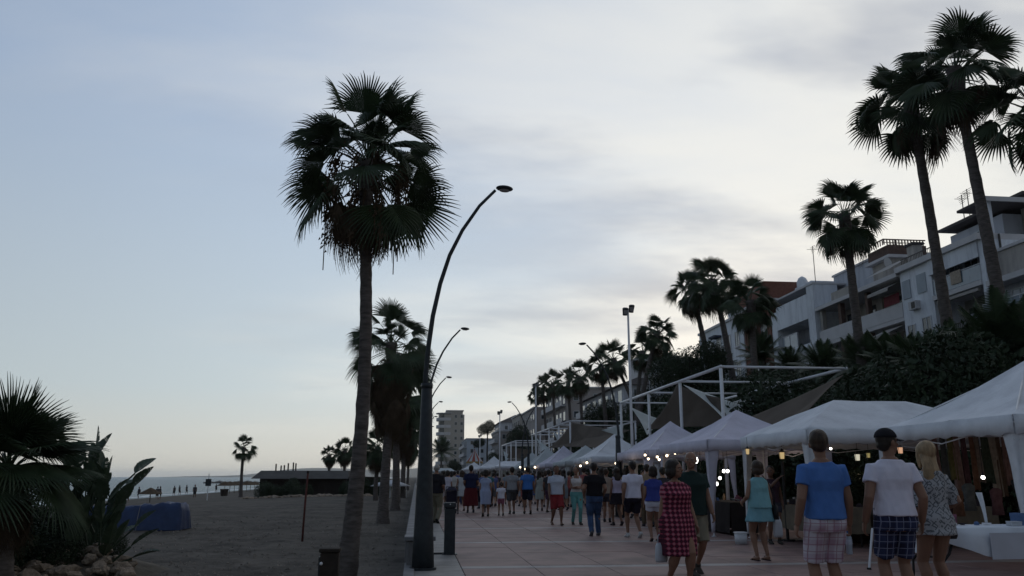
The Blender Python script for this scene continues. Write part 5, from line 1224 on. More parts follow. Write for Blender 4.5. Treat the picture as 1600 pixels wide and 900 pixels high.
# beach hut
hy = 92; hx0 = at(404, 770, Y=hy).x; hx1 = at(540, 770, Y=hy).x; zb = -.95; zt = at(404, 748, Y=hy).z
o = empty('beach_hut', (hx0, hy, zb), 'long dark wooden beach hut with an overhanging low roof', 'hut'); W = hx1 - hx0; h = zt - zb
box('wall', M['darkwood'], .05, W, .05, 6, 0, h, o)
for k in range(int(W / .62)):
    box('plank', M['darkwood'], .05 + k * .62, .05 + k * .62 + .59, 0, .046, 0, h - .02, o)
bm = bmesh.new(); v = [bm.verts.new(q) for q in ((-.75, -.9, h), (W + .3, -.9, h), (W + .3, 6.6, h), (-.75, 6.6, h), (-.1, 1.2, h + .85), (W + .1, 1.2, h + .85), (W + .1, 5, h + .85), (-.1, 5, h + .85))]
for f in ((3, 2, 1, 0), (4, 5, 6, 7), (0, 1, 5, 4), (1, 2, 6, 5), (2, 3, 7, 6), (3, 0, 4, 7)): bm.faces.new([v[i] for i in f])
build('roof', bm, mat('hut_roof', (.07, .068, .066), .9, .2, 1), o)
for (px, s) in ((431, .9), (439, .7), (444, .75), (450, 1.0), (458, 1.1), (462, 1.0)): x = at(px, 735, Y=hy + 2).x - hx0; bm = bmesh.new(); tube(bm, [(x, 2, h + .84), (x, 2, h + .85 + .8 * s)], .08, 7); build('roof_vent', bm, M['darkwood'], o)
x1 = at(592, 770, Y=hy).x - hx0
box('annex_wall', M['darkwood'], W + .003, x1, .4, 6, 0, h - .1, o); box('annex_roof', M['darkwood'], W + .31, x1 + .5, -.5, 6.4, h - .095, h + .2, o)
for i, (px, s) in enumerate(((412, .9), (432, .8), (453, .95), (470, .8), (545, .9), (560, 1.0), (590, 1.1))):
    p_ = at(px, 770, Y=hy - 3 - (i % 2)); k += 1; shrub(p_.x, p_.y, -1.0, s, 'dark bush growing against the front of the beach hut', 'bushes along the beach hut', k)
for i in range(26):
    px = 385 + i * 7.6; p_ = at(px, 775, Y=hy - 5.5 + rr.uniform(-.8, .8)); c = link('rock', rr.choice(rk), None, (p_.x, p_.y, sand_z(p_.x, p_.y) + .02)); s = rr.uniform(.2, .55); c.scale = (s * 1.3, s, s * .8); c.rotation_euler = (0, 0, rr.uniform(0, 6)); tag(c, 'pale rock in the line bordering the beach hut garden', 'rock', 'rocks in front of the beach hut')
# low white things right of the hut
p_ = at(610, 762, Y=80); o = empty('white_canopy', (p_.x, 80, -.6), 'low white canopy half hidden behind the palm trunks', 'canopy')
bm = bmesh.new(); loft(bm, [(0, 0, 1.15, 1.9, 1.5), (0, 0, 1.45, 1.2, 1.0), (0, 0, 1.7, .2, .2)], 24); build('cover', bm, M['canvas'], o, True)
for (x, y) in ((-1.5, 0), (1.5, 0), (0, -1.2), (0, 1.2)): bm = bmesh.new(); tube(bm, [(x, y, 0), (x, y, 1.2)], .03, 6); build('leg', bm, M['white_steel'], o)
# straw parasols
def parasol(px, py, Y, s, lab, grp):
    p_ = at(px, py, Y=Y); z = sand_z(p_.x, Y); o = empty('straw_parasol', (p_.x, Y, z), lab, 'parasol', grp); h = p_.z - z; bm = bmesh.new(); tube(bm, [(0, 0, 0), (0, 0, h)], .05, 6); build('pole', bm, M['wood'], o)
    bm = bmesh.new(); loft(bm, [(0, 0, h - .75 * s, 1.35 * s, 1.35 * s), (0, 0, h - .6 * s, 1.2 * s, 1.2 * s), (0, 0, h, .08, .08)], 18, mod=lambda t, z: 1 + .03 * math.sin(t * 9)); build('thatch', bm, M['deadleaf'], o)
for i, px in enumerate((352, 360, 367, 374, 386, 392, 398)): parasol(px, 752, 150 + i * 6, 1.0, 'straw parasol in the row between the sea and the lone palm', 'straw parasols on the beach')
parasol(236, 762, 95, .9, 'dark parasol close above the blue tarpaulin', None)
p_ = at(323, 788, Z=-1.3); o = empty('beach_sign', (p_.x, p_.y, -1.35), 'thin beach flag pole with a small square sign near the water', 'sign'); zt = at(323, 740, Y=p_.y).z + 1.35
bm = bmesh.new(); tube(bm, [(0, 0, 0), (0, 0, zt)], .045, 6); build('pole', bm, M['white_steel'], o); box('sign_board', M['lamp'], -.28, .28, -.06, -.047, zt * .6, zt * .6 + .7, o)
p_ = at(350, 775, Z=-1.2); o = empty('litter_bin', (p_.x, p_.y, -1.3), 'dark litter bin standing on the beach left of the lone palm', 'bin')
bm = bmesh.new(); loft(bm, [(0, 0, .1, .45, .45), (0, 0, 1.05, .6, .6)], 12); build('basket', bm, M['darkwood'], o); bm = bmesh.new(); tube(bm, [(0, 0, -.1), (0, 0, .12)], .1, 8); build('foot', bm, M['darkwood'], o)
for (px, py) in ((407, 779), (413, 770)): p_ = at(px, py, Z=-.9); c = link('pale_slab', mesh_of(rand_rock(px, .5), M['canvas'], 'pale_slab'), None, p_); c.scale = (1.6, 1, .35); tag(c, 'flat pale object lying at the hut garden edge, ' + ('lower' if py == 779 else 'upper') + ' of two', 'slab')
# ------------------------------------------------------------------ PEOPLE
TMP = bpy.data.objects.new('tmp', None)
def remeshed(bm, vox, smooth=1, fold=0.0, fs=9.0, seed=0, m=None, name='m'):
    me = bpy.data.meshes.new(name); bm.to_mesh(me); bm.free()
    o = bpy.data.objects.new('t', me); C.objects.link(o)
    md = o.modifiers.new('r', 'REMESH'); md.mode = 'VOXEL'; md.voxel_size = vox; md.use_smooth_shade = True
    if smooth: s = o.modifiers.new('s', 'SMOOTH'); s.iterations = smooth; s.factor = .5
    dg = bpy.context.evaluated_depsgraph_get(); out = bpy.data.meshes.new_from_object(o.evaluated_get(dg), depsgraph=dg)
    bpy.data.objects.remove(o); bpy.data.meshes.remove(me)
    if fold:
        n = len(out.vertices); co = np.empty(n * 3); no = np.empty(n * 3); out.vertices.foreach_get('co', co); out.vertex_normals.foreach_get('vector', no) if hasattr(out, 'vertex_normals') else out.vertices.foreach_get('normal', no)
        co = co.reshape(-1, 3); no = no.reshape(-1, 3); d = np.array([noise.noise(Vector((c[0] * fs, c[1] * fs, c[2] * fs * .38 + seed))) + .5 * noise.noise(Vector((c[0] * fs * 2.2 + c[2] * 5, c[1] * fs * 2.2, c[2] * fs + seed))) for c in co])
        co += no * (d * fold)[:, None]; out.vertices.foreach_set('co', co.ravel()); out.update()
    out.name = name
    out.materials.clear(); out.materials.append(m); out.polygons.foreach_set('use_smooth', [True] * len(out.polygons)); return out
def ik(a, b, l1, l2, hint):
    a, b = Vector(a), Vector(b); d = b - a; L = min(d.length, (l1 + l2) * .9995); d.normalize(); b = a + d * L
    x = (l1 * l1 - l2 * l2 + L * L) / (2 * L); h = math.sqrt(max(0, l1 * l1 - x * x)); hn = Vector(hint); hn = (hn - d * hn.dot(d)).normalized()
    return a + d * x + hn * h, b
def lerp_rings(rings, z0, z1, off, extra=None):
    """cut the torso profile between z0 and z1 and push it out"""
    def at_(z):
        for i in range(len(rings) - 1):
            a, b = rings[i], rings[i + 1]
            if a[0] <= z <= b[0]: t = (z - a[0]) / (b[0] - a[0]); return [a[j] + (b[j] - a[j]) * t for j in range(4)]
        return list(rings[0] if z < rings[0][0] else rings[-1])
    zs = [z0] + [r_[0] for r_ in rings if z0 + .015 < r_[0] < z1 - .015] + [z1]
    return [(0, at_(z)[3], z, at_(z)[1] + off, at_(z)[2] + off) for z in zs]
def sd_i(v): return -1 if v < 0 else 1
def person(loc, face, label, H=1.75, sex='m', girth=1.0, stride=0.0, lead=1, hands=None, top=None, bottom=None, dress=None, hair=('short', 'hair_d'), skin='skin', shoes=('shoe', (.05, .045, .04)),
           vox=.016, face_detail=False, turn=0.0, group='people strolling on the promenade', bagstrap=None, cap=None, kid=False, bend=0.0):
    """face: heading in degrees, 0 looks along +Y (away from the viewer), 180 towards the viewer"""
    turn = turn or (len(label) * 37 % 60 - 30); girth *= 1.06; s = H / 1.75; root = empty('person', loc, label, 'person', group, R(-face)); f = sex == 'f'
    Z = lambda *a: tuple(a)
    # torso profile z, halfwidth, halfdepth, y centre
    if f: T = [(.80, .155, .10, -.005), (.88, .176, .120, -.01), (.95, .170, .115, -.008), (1.05, .132, .092, 0), (1.12, .124, .088, .004), (1.20, .138, .10, .01), (1.28, .150, .115, .018), (1.35, .152, .105, .008), (1.395, .145, .080, -.004), (1.425, .112, .066, -.008), (1.47, .060, .056, -.006)]
    else: T = [(.80, .150, .10, -.002), (.88, .168, .115, -.006), (.97, .160, .110, -.002), (1.08, .150, .104, .002), (1.18, .160, .110, .004), (1.28, .174, .118, .004), (1.35, .180, .112, -.002), (1.395, .168, .092, -.008), (1.425, .132, .076, -.010), (1.455, .094, .066, -.010), (1.49, .062, .060, -.006)]
    T = [(z, a * (girth if z < 1.4 else (1 + (girth - 1) * .5)), b * (girth * (1.06 if girth > 1.05 else 1) if z < 1.35 else 1), c) for (z, a, b, c) in T]
    sw = (.150 if f else .178); hipz = .90; drop = 0
    feet = []
    for sd, fw in ((-1, stride * lead), (1, -stride * lead)):
        lift = .055 if fw < 0 else 0; feet.append((sd * .105, fw * .30, .085 + lift * min(1, stride * 1.0) * 1.2, fw))
    if stride: drop = .018 * stride + .01
    bm = bmesh.new()
    loft(bm, [(0, c, z, a, b) for (z, a, b, c) in T], 24, power=.86)
    if f:
        for sd in (-1, 1): ball(bm, (sd * .068, .105, 1.26), (.058, .05, .058), 2)
    for sd in (-1, 1): ball(bm, (sd * .075, -.06, .885), (.088 * girth, .085, .095), 2)
    # neck and head
    rotz = Matrix.Rotation(R(-turn), 3, 'Z'); hc = Vector((0, .012, 1.632))
    tube(bm, [(0, -.012, 1.44), (0, -.004, 1.50), (0, .004, 1.56)], [(.055, .058), (.052, .054), (.054, .054)] if not f else [(.046, .05), (.043, .045), (.046, .048)], 14)
    HS = 1.09
    def hb(c, r, sub=2): ball(bm, hc + rotz @ Vector(c) * HS, tuple(v * HS for v in r), sub, rotz)
    hb((0, -.008, .018), (.077, .096, .100), 3); hb((0, .028, -.045), (.056, .062, .070), 3); hb((0, .060, -.088), (.026, .024, .020)); hb((0, .094, -.012), (.011, .020, .022)); hb((0, .103, -.022), (.014, .014, .011))
    hb((0, .074, .022), (.056, .020, .012)); hb((0, .082, -.055), (.024, .012, .013))
    for sd in (-1, 1): hb((sd * .078, -.008, -.006), (.010, .020, .031)); hb((sd * .044, .062, -.022), (.020, .020, .018))
    # legs
    tops = []
    legj = []
    for (fx, fy, fz, fw) in feet:
        hip = Vector((sd_i(fx) * .090, 0, hipz - drop)); ank = Vector((fx, fy, fz)); kn, ank = ik(hip, ank, .43, .425, (0.0, 1, 0)); legj.append((hip, kn, ank, fw)); g = girth ** .7 * (1.03 if f else 1)
        tube(bm, [hip + Vector((0, 0, .03)), hip.lerp(kn, .3), hip.lerp(kn, .7), kn, kn.lerp(ank, .28) + Vector((0, -.012, 0)), kn.lerp(ank, .6), ank + Vector((0, 0, .03)), ank], [.088 * g, .086 * g, .064 * g, .053 * g, .056 * g, .043, .034, .036], 14)
        pit = R(-28) if fw < -.2 else R(10) if fw > .5 else 0; q = lambda y, z: ank + Vector((0, y * math.cos(pit) - z * math.sin(pit), y * math.sin(pit) + z * math.cos(pit)))
        tube(bm, [q(-.055, -.045), q(-.02, -.042), q(.05, -.05), q(.12, -.063), q(.175, -.070), q(.195, -.072)], [(.032, .030), (.040, .036), (.034, .040), (.022, .046), (.014, .040), (.008, .022)], 12)
    # arms and hands
    hands = hands or {}
    armj = []
    for sd, key in ((-1, 'l'), (1, 'r')):
        sh = Vector((sd * sw, -.008, 1.375)); sp = hands.get(key, (sd * (sw + .075), .05 - stride * .16 * sd * lead * -1, .865)); el, wr = ik(sh, sp, .285, .255, hands.get(key + 'h', (sd * .35, -1, -.2))); armj.append((sh, el, wr)); g = girth ** .5 * (.95 if f else 1.14)
        tube(bm, [sh + Vector((-sd * .045, 0, .012)), sh, sh.lerp(el, .35), el, el.lerp(wr, .3), wr], [.044 * g, .054 * g, .046 * g, .038 * g, .038 * g, .026 * g], 12)
        d = (wr - el).normalized(); fwd = Vector((0, 1, 0)); fwd = (fwd - d * fwd.dot(d)).normalized(); side = d.cross(fwd) * sd     # palm faces the body
        d = (d + Vector((0, .12, -.3)) * .6).normalized(); hs = .92 if f else 1.0
        tube(bm, [wr, wr + d * .03, wr + d * .065, wr + d * .095 * hs], [(.024, .018), (.034, .016), (.038, .015), (.036, .013)], 12, up=fwd)
        grip = hands.get(key + 'g', .35)
        for q, (o_, L) in enumerate(((.030, .070), (.010, .080), (-.010, .075), (-.030, .058))):
            b0 = wr + d * .088 * hs + fwd * o_; cur = [b0]; ang = 0; L *= hs
            for seg in (.45, .32, .23): ang += grip * (1.0 + .12 * q); cur.append(cur[-1] + (d * math.cos(ang) - side * sd * -1 * 0 + (-Vector((sd, 0, 0))) * math.sin(ang)) * L * seg)
            tube(bm, cur, [.0095, .0088, .0078, .0062], 7)
        t0 = wr + d * .03 + fwd * .022; tube(bm, [t0, t0 + d * .025 + fwd * .024, t0 + d * .058 + fwd * .030 - Vector((sd * .012, 0, 0))], [.013, .011, .008], 7)
    me = remeshed(bm, vox if vox > .009 else vox * .8, 1, m=M[skin], name='body'); link('body', me, root).scale = (s, s, s)
    def part(name, bm_, m, v=None, fold=.006, sm=1, seed=0):
        o = link(name, remeshed(bm_, v or vox * 1.05, sm, fold, 9, seed + H * 10, m, name), root); o.scale = (s, s, s); return o
    # clothing
    sd_ = (len(label) * 7) % 23
    if bottom:
        kind, m, low = bottom; bm = bmesh.new(); zt = 1.02
        if kind in ('shorts', 'trousers'):
            loft(bm, lerp_rings(T, .80, zt, .016), 24, power=.86)
            for sgn in (-1, 1): ball(bm, (sgn * .075, -.062, .885), (.098 * girth, .096, .10), 2)
            for (hip, kn, ank, fw) in legj:
                fr = low
                if kind == 'shorts':
                    e = hip.lerp(kn, fr) if fr <= 1 else kn.lerp(ank, (fr - 1)); tube(bm, [hip + Vector((0, 0, .02)), hip.lerp(kn, .4), hip.lerp(kn, .75) if fr > .8 else hip.lerp(kn, fr * .8), e], [.098 * girth, .097 * girth, .088 * girth, .086 * girth], 16)
                else:
                    sl = .80 if low < 1 else 1.0; tube(bm, [hip + Vector((0, 0, .02)), hip.lerp(kn, .4), kn, kn.lerp(ank, .35), ank + Vector((0, -.005, .02)), ank + Vector((0, .0, -.02))], [.103 * girth, .098 * girth * sl ** .5, .076 * sl, .074 * sl, .064 * sl, .066 * sl], 16)
        else:
            hem = low; w = .235 * girth if hem < .75 else .215 * girth; loft(bm, lerp_rings(T, .93, zt, .014) [::-1][::-1] and [(0, 0, hem, w, .17 * girth), (0, 0, hem + .02, w, .17 * girth), (0, -.005, .84, .197 * girth, .148 * girth)] + lerp_rings(T, .93, zt, .014), 28, power=.9, mod=lambda t, z: 1 + (.045 * math.sin(t * 9 + sd_) * max(0, min(1, (.95 - z) / .2))))
        part('shorts' if kind == 'shorts' else 'trousers' if kind == 'trousers' else 'skirt', bm, m, fold=.013, seed=sd_)
    if top:
        kind, m, hem, sl = top; bm = bmesh.new(); zt = 1.462 if kind != 'tank' else 1.385
        R_ = [list(t) for t in lerp_rings(T, hem, zt, .017)]
        for t in R_:
            if t[2] < 1.22 and kind in ('tee', 'polo', 'loose'): k_ = (1.22 - t[2]) / .4; t[3] = max(t[3], (.150 if not f else .150) * girth + .012 * k_ + (.022 if kind == 'loose' else 0)); t[4] = max(t[4], (.125 + .045 * min(1, k_)) * girth); t[1] -= .010 * min(1, k_)
        loft(bm, [tuple(t) for t in R_], 26, power=.85)
        if f:
            for sgn in (-1, 1): ball(bm, (sgn * .066, .108, 1.26), (.062, .056, .062), 2)
        if kind == 'polo': tube(bm, [(0, -.008, 1.45), (0, -.004, 1.488)], [(.075, .072), (.066, .064)], 16)
        if sl > 0:
            for (sh, el, wr) in armj:
                e = sh.lerp(el, sl) if sl <= 1 else el.lerp(wr, sl - 1); pts = [sh + Vector((-sh.x * .35, 0, .006)), sh + Vector((0, 0, .004)), sh.lerp(el, min(1, sl) * .6), el if sl > 1 else e] + ([e] if sl > 1 else [])
                gg = (.90 if f else 1.06) * girth ** .5; tube(bm, pts, [.055 * gg, .069 * gg, .067 * gg, (.068 if sl <= 1 else .056) * gg] + ([.046 * gg] if sl > 1 else []), 16)
        if kind == 'tank':
            for sgn in (-1, 1): tube(bm, [(sgn * .095, .075, 1.36), (sgn * .10, .03, 1.445), (sgn * .10, -.03, 1.45), (sgn * .095, -.075, 1.36)], .021, 8)
        part({'tee': 't_shirt', 'polo': 'polo_shirt', 'tank': 'sleeveless_top', 'loose': 'shirt'}[kind], bm, m, fold=.011, seed=sd_)
    if dress:
        m, hem, wid, sl = dress; bm = bmesh.new(); zt = 1.45
        rg = [(0, 0, hem, wid, wid * .92), (0, 0, hem + .02, wid, wid * .92), (0, -.005, .84, max(.185 * girth, wid * .86), .145 * girth)] + [(a, b, z, max(c, .15 * girth if z < 1.2 else c), max(d, .11)) for (a, b, z, c, d) in lerp_rings(T, .93, zt, .016)]
        loft(bm, rg, 28, power=.9, mod=lambda t, z: 1 + (.04 * math.sin(t * 7 + sd_) * max(0, min(1, (.95 - z) / .25))))
        for sgn in (-1, 1): ball(bm, (sgn * .066, .108, 1.26), (.062, .056, .062), 2)
        if sl > 0:
            for (sh, el, wr) in armj: e = sh.lerp(el, sl) if sl <= 1 else el.lerp(wr, sl - 1); tube(bm, [sh + Vector((-sh.x * .35, 0, .006)), sh, sh.lerp(el, min(1, sl) * .6), e], [.048, .060, .062, .068], 14)
        part('dress', bm, m, fold=.013, seed=sd_)
    # hair
    hk, hm = hair; hs_ = (Matrix.Rotation(R(-turn), 3, 'Z'))
    if hk:
        bm = bmesh.new()
        def h(c, r, sub=3): ball(bm, hc + hs_ @ Vector(c) * HS, tuple(v * HS for v in r), sub, hs_)
        if hk == 'short': h((0, -.020, .034), (.085, .094, .098)); h((0, -.052, -.012), (.070, .056, .066))
        elif hk == 'thin': h((0, -.030, .026), (.083, .084, .092))
        elif hk == 'bob': h((0, -.026, .034), (.100, .102, .104)); h((0, -.048, -.035), (.102, .072, .085)); h((.065, -.012, -.03), (.036, .05, .075)); h((-.065, -.012, -.03), (.036, .05, .075))
        elif hk == 'long':
            h((0, -.024, .034), (.094, .100, .101)); pts = [hc + hs_ @ Vector(q) for q in ((0, -.04, .0), (0, -.070, -.10), (.01, -.09, -.18), (-.005, -.10, -.25), (.01, -.10, -.31))]
            tube(bm, pts, [(.060, .090), (.050, .098), (.042, .105), (.034, .095), (.018, .06)], 16, up=(0, 1, .1)); h((.066, .0, -.05), (.026, .036, .10)); h((-.066, .0, -.05), (.026, .036, .10))
        elif hk == 'bun': h((0, -.022, .034), (.087, .096, .099)); h((0, -.095, .07), (.042, .042, .042))
        o = part('hair', bm, M[hm], v=min(vox, .011), fold=.012, sm=1, seed=sd_)
    if cap:
        bm = bmesh.new(); ball(bm, hc + hs_ @ Vector((0, -.014, .046)), (.099, .112, .096), 3, hs_)
        vv = [v for v in bm.verts if v.co.z < hc.z + .022]; bmesh.ops.delete(bm, geom=vv, context='VERTS')
        o = build('cap', bm, cap, root, True); o.scale = (s, s, s); o.modifiers.new('t', 'SOLIDIFY').thickness = .006
        bm = bmesh.new(); g = []
        for i in range(11):
            a = R(-62 + 124 * i / 10); row = []
            for j in range(5): rr_ = .092 + (.075 * math.cos(a * 1.1)) * j / 4; q = Vector((math.sin(a) * (rr_ if j else .09) * .92, math.cos(a) * rr_, .040 - .018 * (j / 4) - .02 * math.sin(a) ** 2)); row.append(bm.verts.new(hc + hs_ @ q * 1.09))
            g.append(row)
        for i in range(10):
            for j in range(4): bm.faces.new((g[i][j], g[i + 1][j], g[i + 1][j + 1], g[i][j + 1]))
        o = build('visor', bm, cap, root, True); o.scale = (s, s, s); o.modifiers.new('t', 'SOLIDIFY').thickness = .005
    if face_detail:
        for sgn in (-1, 1):
            bm = bmesh.new(); ball(bm, hc + rotz @ Vector((sgn * .031, .079, .002)) * HS, (.013, .007, .0065), 2, rotz); o = build('eye', bm, mat('eye_white', (.45, .42, .40), .4), root, True); o.scale = (s, s, s)
            bm = bmesh.new(); ball(bm, hc + rotz @ Vector((sgn * .031, .0845, .002)) * HS, (.0062, .003, .0062), 2, rotz); e2 = build('iris', bm, mat('iris_dark', (.03, .02, .015), .3), o, True)
            bm = bmesh.new(); tube(bm, [hc + rotz @ Vector(q_) * HS for q_ in ((sgn * .014, .091, .020), (sgn * .034, .089, .026), (sgn * .050, .076, .019))], [.003, .004, .002], 6); o = build('eyebrow', bm, M[hm if hm != 'hair_g' else 'hair_g'], root, True); o.scale = (s, s, s)
        bm = bmesh.new(); tube(bm, [hc + rotz @ Vector(q_) * HS for q_ in ((-.022, .088, -.052), (0, .097, -.050), (.022, .088, -.052))], [(.003, .003), (.006, .005), (.003, .003)], 8); o = build('lips', bm, mat('lips', (.30, .09, .08), .5), root, True); o.scale = (s, s, s)
    # shoes
    if shoes:
        sk, sc_ = shoes; ms = cloth('shoe_%d' % int(sc_[0] * 100), sc_)
        for (hip, kn, ank, fw) in legj:
            pit = R(-28) if fw < -.2 else R(10) if fw > .5 else 0; q = lambda y, z: ank + Vector((0, y * math.cos(pit) - z * math.sin(pit), y * math.sin(pit) + z * math.cos(pit))); bm = bmesh.new()
            if sk == 'sandal':
                tube(bm, [q(-.085, -.080), q(-.03, -.080), q(.06, -.083), q(.14, -.084), q(.20, -.084), q(.222, -.084)], [(.009, .026), (.009, .034), (.009, .032), (.009, .046), (.008, .036), (.006, .016)], 12)
                tube(bm, [q(.10, -.075) + Vector((.047, 0, 0)), q(.09, -.02), q(.10, -.075) - Vector((.047, 0, 0))], .010, 6)
            else:
                tube(bm, [q(-.085, -.048), q(-.05, -.042), q(.04, -.048), q(.12, -.060), q(.19, -.068), q(.222, -.072)], [(.034, .030), (.044, .038), (.038, .044), (.028, .050), (.018, .042), (.009, .02)], 14)
                tube(bm, [q(0, .02), q(0, -.02)], [.040, .044], 12)
            o = build('sandal' if sk == 'sandal' else 'shoe', bm, ms, root, True); o.scale = (s, s, s)
    root['arm'] = [v * s for a in armj for v in a[2]]
    return root
def wrist(o, side):
    a = o['arm']; i = 0 if side == 'l' else 3; p = Matrix.Rotation(o.rotation_euler.z, 3, 'Z') @ Vector(a[i:i + 3]); return p + o.location
def foot(px, Y): q = at(px, 745, Y=Y); return (q.x, Y, 0)

def cl(n, c, v=.06): return cloth(n, c, v)
m_plaid_w = mat_pattern('pink_white_plaid', 'plaid', (.56, .52, .58), (.42, .30, .38), (.30, .14, .18), 7.5)
m_plaid_n = mat_pattern('navy_plaid', 'plaid', (.035, .045, .10), (.02, .02, .045), (.26, .28, .40), 8)
m_check = mat_pattern('red_checked_print', 'check', (.06, .015, .03), (.27, .045, .08), (.38, .15, .19), 8.0)
m_snake = mat_pattern('snake_print', 'scales', (.36, .37, .39), (.12, .13, .14), None, 13)
V1, V2, V3 = .0085, .012, .017
# nearest group
man_b = person(foot(1284, 8.35), 2, 'man in blue t-shirt and pale plaid shorts holding a water bottle, seen from behind', 1.86, 'm', 1.03, .0, 1, dict(r=(.275, .08, .86), rg=.75, l=(-.27, .03, .87)), ('tee', cl('sky_blue', (.075, .17, .43)), .92, .52), ('shorts', m_plaid_w, .90), hair=('short', 'hair_b'), skin='skin_tan', vox=V1, turn=25)
man_w = person(foot(1392, 8.25), 8, 'man in white t-shirt, dark cap and navy plaid shorts, seen from behind', 1.88, 'm', 1.0, .0, 1, dict(r=(.27, .04, .88), l=(-.275, .03, .88)), ('tee', cl('white_cotton', (.66, .64, .74)), .94, .5), ('shorts', m_plaid_n, .82), hair=('short', 'hair_d'), skin='skin_tan', vox=V1, cap=cl('cap_black', (.02, .02, .025)), turn=68)
wom_b = person(foot(1452, 8.7), -4, 'blonde woman in a long grey snake print tunic, seen from behind', 1.77, 'f', 1.05, .0, 1, dict(r=(.20, .16, 1.02), rh=(.6, -1, -.3)), dress=(m_snake, .78, .205, 1.15), hair=('long', 'hair_l'), skin='skin_tan', vox=V1, turn=20)
wom_t = person(foot(1183, 14.2), -6, 'woman with brown bob in sleeveless light teal top and teal shorts, standing at the stall', 1.66, 'f', 1.10, .0, 1, dict(l=(-.22, .20, 1.02), r=(.25, .04, .86), rg=.7), ('loose', cl('light_teal', (.20, .40, .44)), .92, 0), ('skirt', cl('teal_shorts', (.19, .38, .44)), .68), hair=('bob', 'hair_b'), skin='skin_tan', shoes=('sandal', (.03, .025, .03)), vox=V1)
wom_r = person(foot(1054, 10.7), 168, 'woman in a red checked dress walking this way and looking aside', 1.61, 'f', 1.34, .32, 1, dict(r=(.24, -.04, .84), rg=.8, l=(-.25, .10, .86)), dress=(m_check, .46, .262, .28), hair=('bob', 'hair_d'), skin='skin_tan', shoes=('sandal', (.05, .03, .03)), vox=V1, face_detail=True, turn=-42)
man_d = person(foot(1080, 12.3), 176, 'grey haired man in dark polo shirt and khaki shorts beside the red dress', 1.76, 'm', 1.12, .5, -1, None, ('polo', cl('dark_green', (.018, .032, .03)), .84, .55), ('shorts', cl('khaki', (.22, .20, .15)), 1.0), hair=('thin', 'hair_g'), skin='skin_tan', vox=V1, face_detail=True, turn=30)
